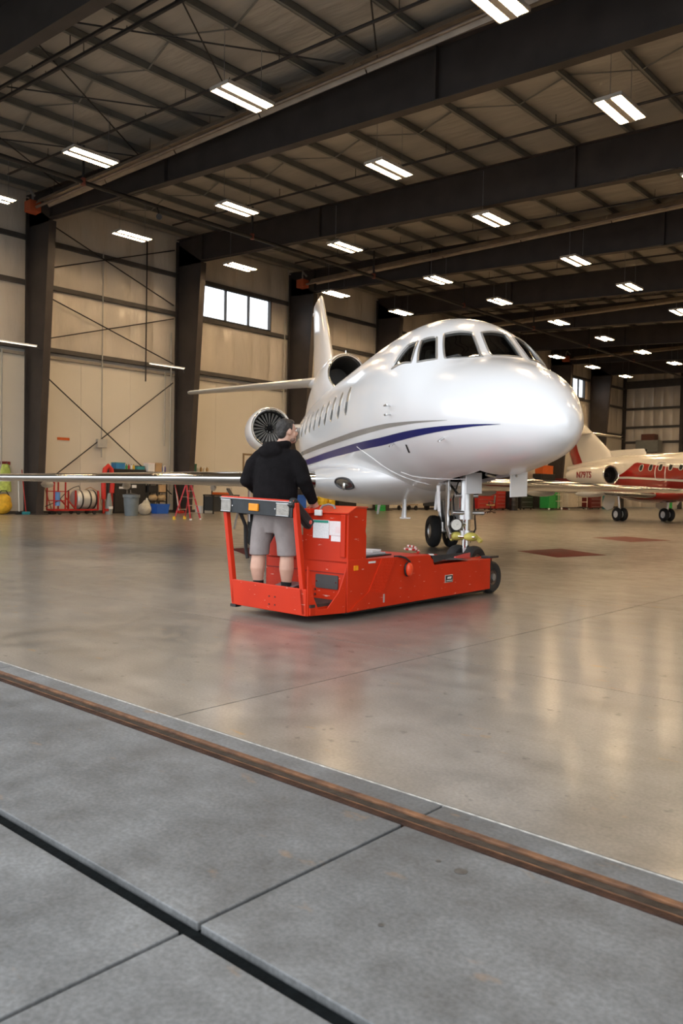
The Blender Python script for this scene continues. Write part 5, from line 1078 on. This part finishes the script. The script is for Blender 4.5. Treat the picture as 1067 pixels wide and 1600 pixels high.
for y, h, lab, w in ((54.0,1.35,'black storage cabinet left of the white dish on the far wall',1.1), (55.6,1.3,'wide black storage cabinet below the white dish on the far wall',1.9)): chest(lab, (-31.6,y,0), (.8,w,h), blackp, 3)
drum('black drum at the foot of the black storage cabinets', (-30.6,53.5,0), blackp, .3, 1.0)
t = thing('pan_dish', 'white dish leaning on top of the black cabinet', 'dish', (-31.3,56.9,1.32)); MB().lathe([(.02,0),(.35,.05),(.6,.16),(.62,.17),(.36,.08),(.0,.03)], (0,0,.62), (1,-.3,-.4), 26).build('dish', whitep, t); MB().box((0,0,.3), (.2,.3,.6)).build('stand', greym, t, 0)
t = thing('bottle_rack', 'green gas bottle rack with beige rails near the back left wall', 'rack', (-30.6,58.2,0)); MB().bb((-.4,.0,.15), (.4,1.1,1.75)).build('cabinet', green, t, 0, .02)
for y in (1.2,1.7,2.3): MB().beam((.3,y,.1), (.3,y,1.7), .05, .05).build('upright', beige, t, 0)
for z in (.7,1.2,1.65): MB().beam((.3,1.15,z), (.3,2.35,z), .05, .05).build('rail', beige, t, 0)
for k in range(3): MB().lathe([(.0,.12),(.17,.12),(.17,1.3),(.08,1.45),(.04,1.5)], (0,1.4+.38*k,0), (0,0,1), 16).build('gas_bottle', green, t)
for y in (.1,2.2): MB().lathe([(.03,-.04),(.1,-.04),(.1,.04),(.03,.04)], (.35,y,.1), (1,0,0), 12, True).build('caster', whitep, t)
t = thing('parts_cart', 'white rolling parts cart next to the green rack', 'cart', (-30.5,61.2,0)); MB().bb((-.4,0,.2), (.4,1.7,1.7)).build('body', beige, t, 0, .02); MB().bb((-.45,-.03,.12), (.45,3.6,.2)).build('base', blackp, t, 0)
for z in (.6,1.0,1.4): MB().bb((-.4,2.0,z), (.4,3.5,z+.06)).build('tray', beige, t, 0)
for y in (1.95,3.5): MB().beam((.38,y,.2), (.38,y,1.75), .06, .06).build('post', beige, t, 0)
for y in (.2,3.3): MB().lathe([(.03,-.04),(.08,-.04),(.08,.04),(.03,.04)], (.4,y,.08), (1,0,0), 12, True).build('caster', whitep, t)
chest('dark red tool chest behind the small jet wheels', (-30.8,66.0,0), (.8,2.0,1.5), M('dark_red', (.16,.02,.02), .5), 4); drum('teal drum behind the small jet', (-30.5,69.5,0), tealm, .4, 1.2); drum('green drum behind the small jet belly', (-24.0,66.0,0), green, .4, 1.0)
chest('orange-topped black chest behind the small jet tail', (-32.8,61.0,0), (.8,2.4,2.9), blackp, 4); boxy('equipment_case', 'orange case on top of the tall black chest behind the small jet tail', (-32.8,62.2,2.9), (.7,1.8,.7), orange, None, 0, 'case'); boxy('equipment_case', 'red case on the floor beside the tall black chest', (-32.6,65.2,0), (.8,1.2,2.6), M('dark_red', (.16,.02,.02), .5), None, 0, 'case')
t = thing('unit_heater', 'grey box unit heater on brackets high on the far end wall', 'heater', (-31.0,80.0,5.5)); MB().bb((-1.1,-.6,0), (1.1,.6,1.15)).build('cabinet', M('unit_grey', (.20,.21,.20), .5), t, 0, .03); MB().bb((-.6,-.5,1.15), (.7,.5,1.75)).build('blower', M('blower_brown', (.14,.05,.035), .5), t, 0, .03)
for x in (-.9,.9): MB().beam((x,.55,-.3), (x,.9,-.3), .06, .06).build('bracket', steel, t, 0); MB().beam((x,.9,.5), (x,-.5,-.02), .06, .06).build('brace', steel, t, 0)
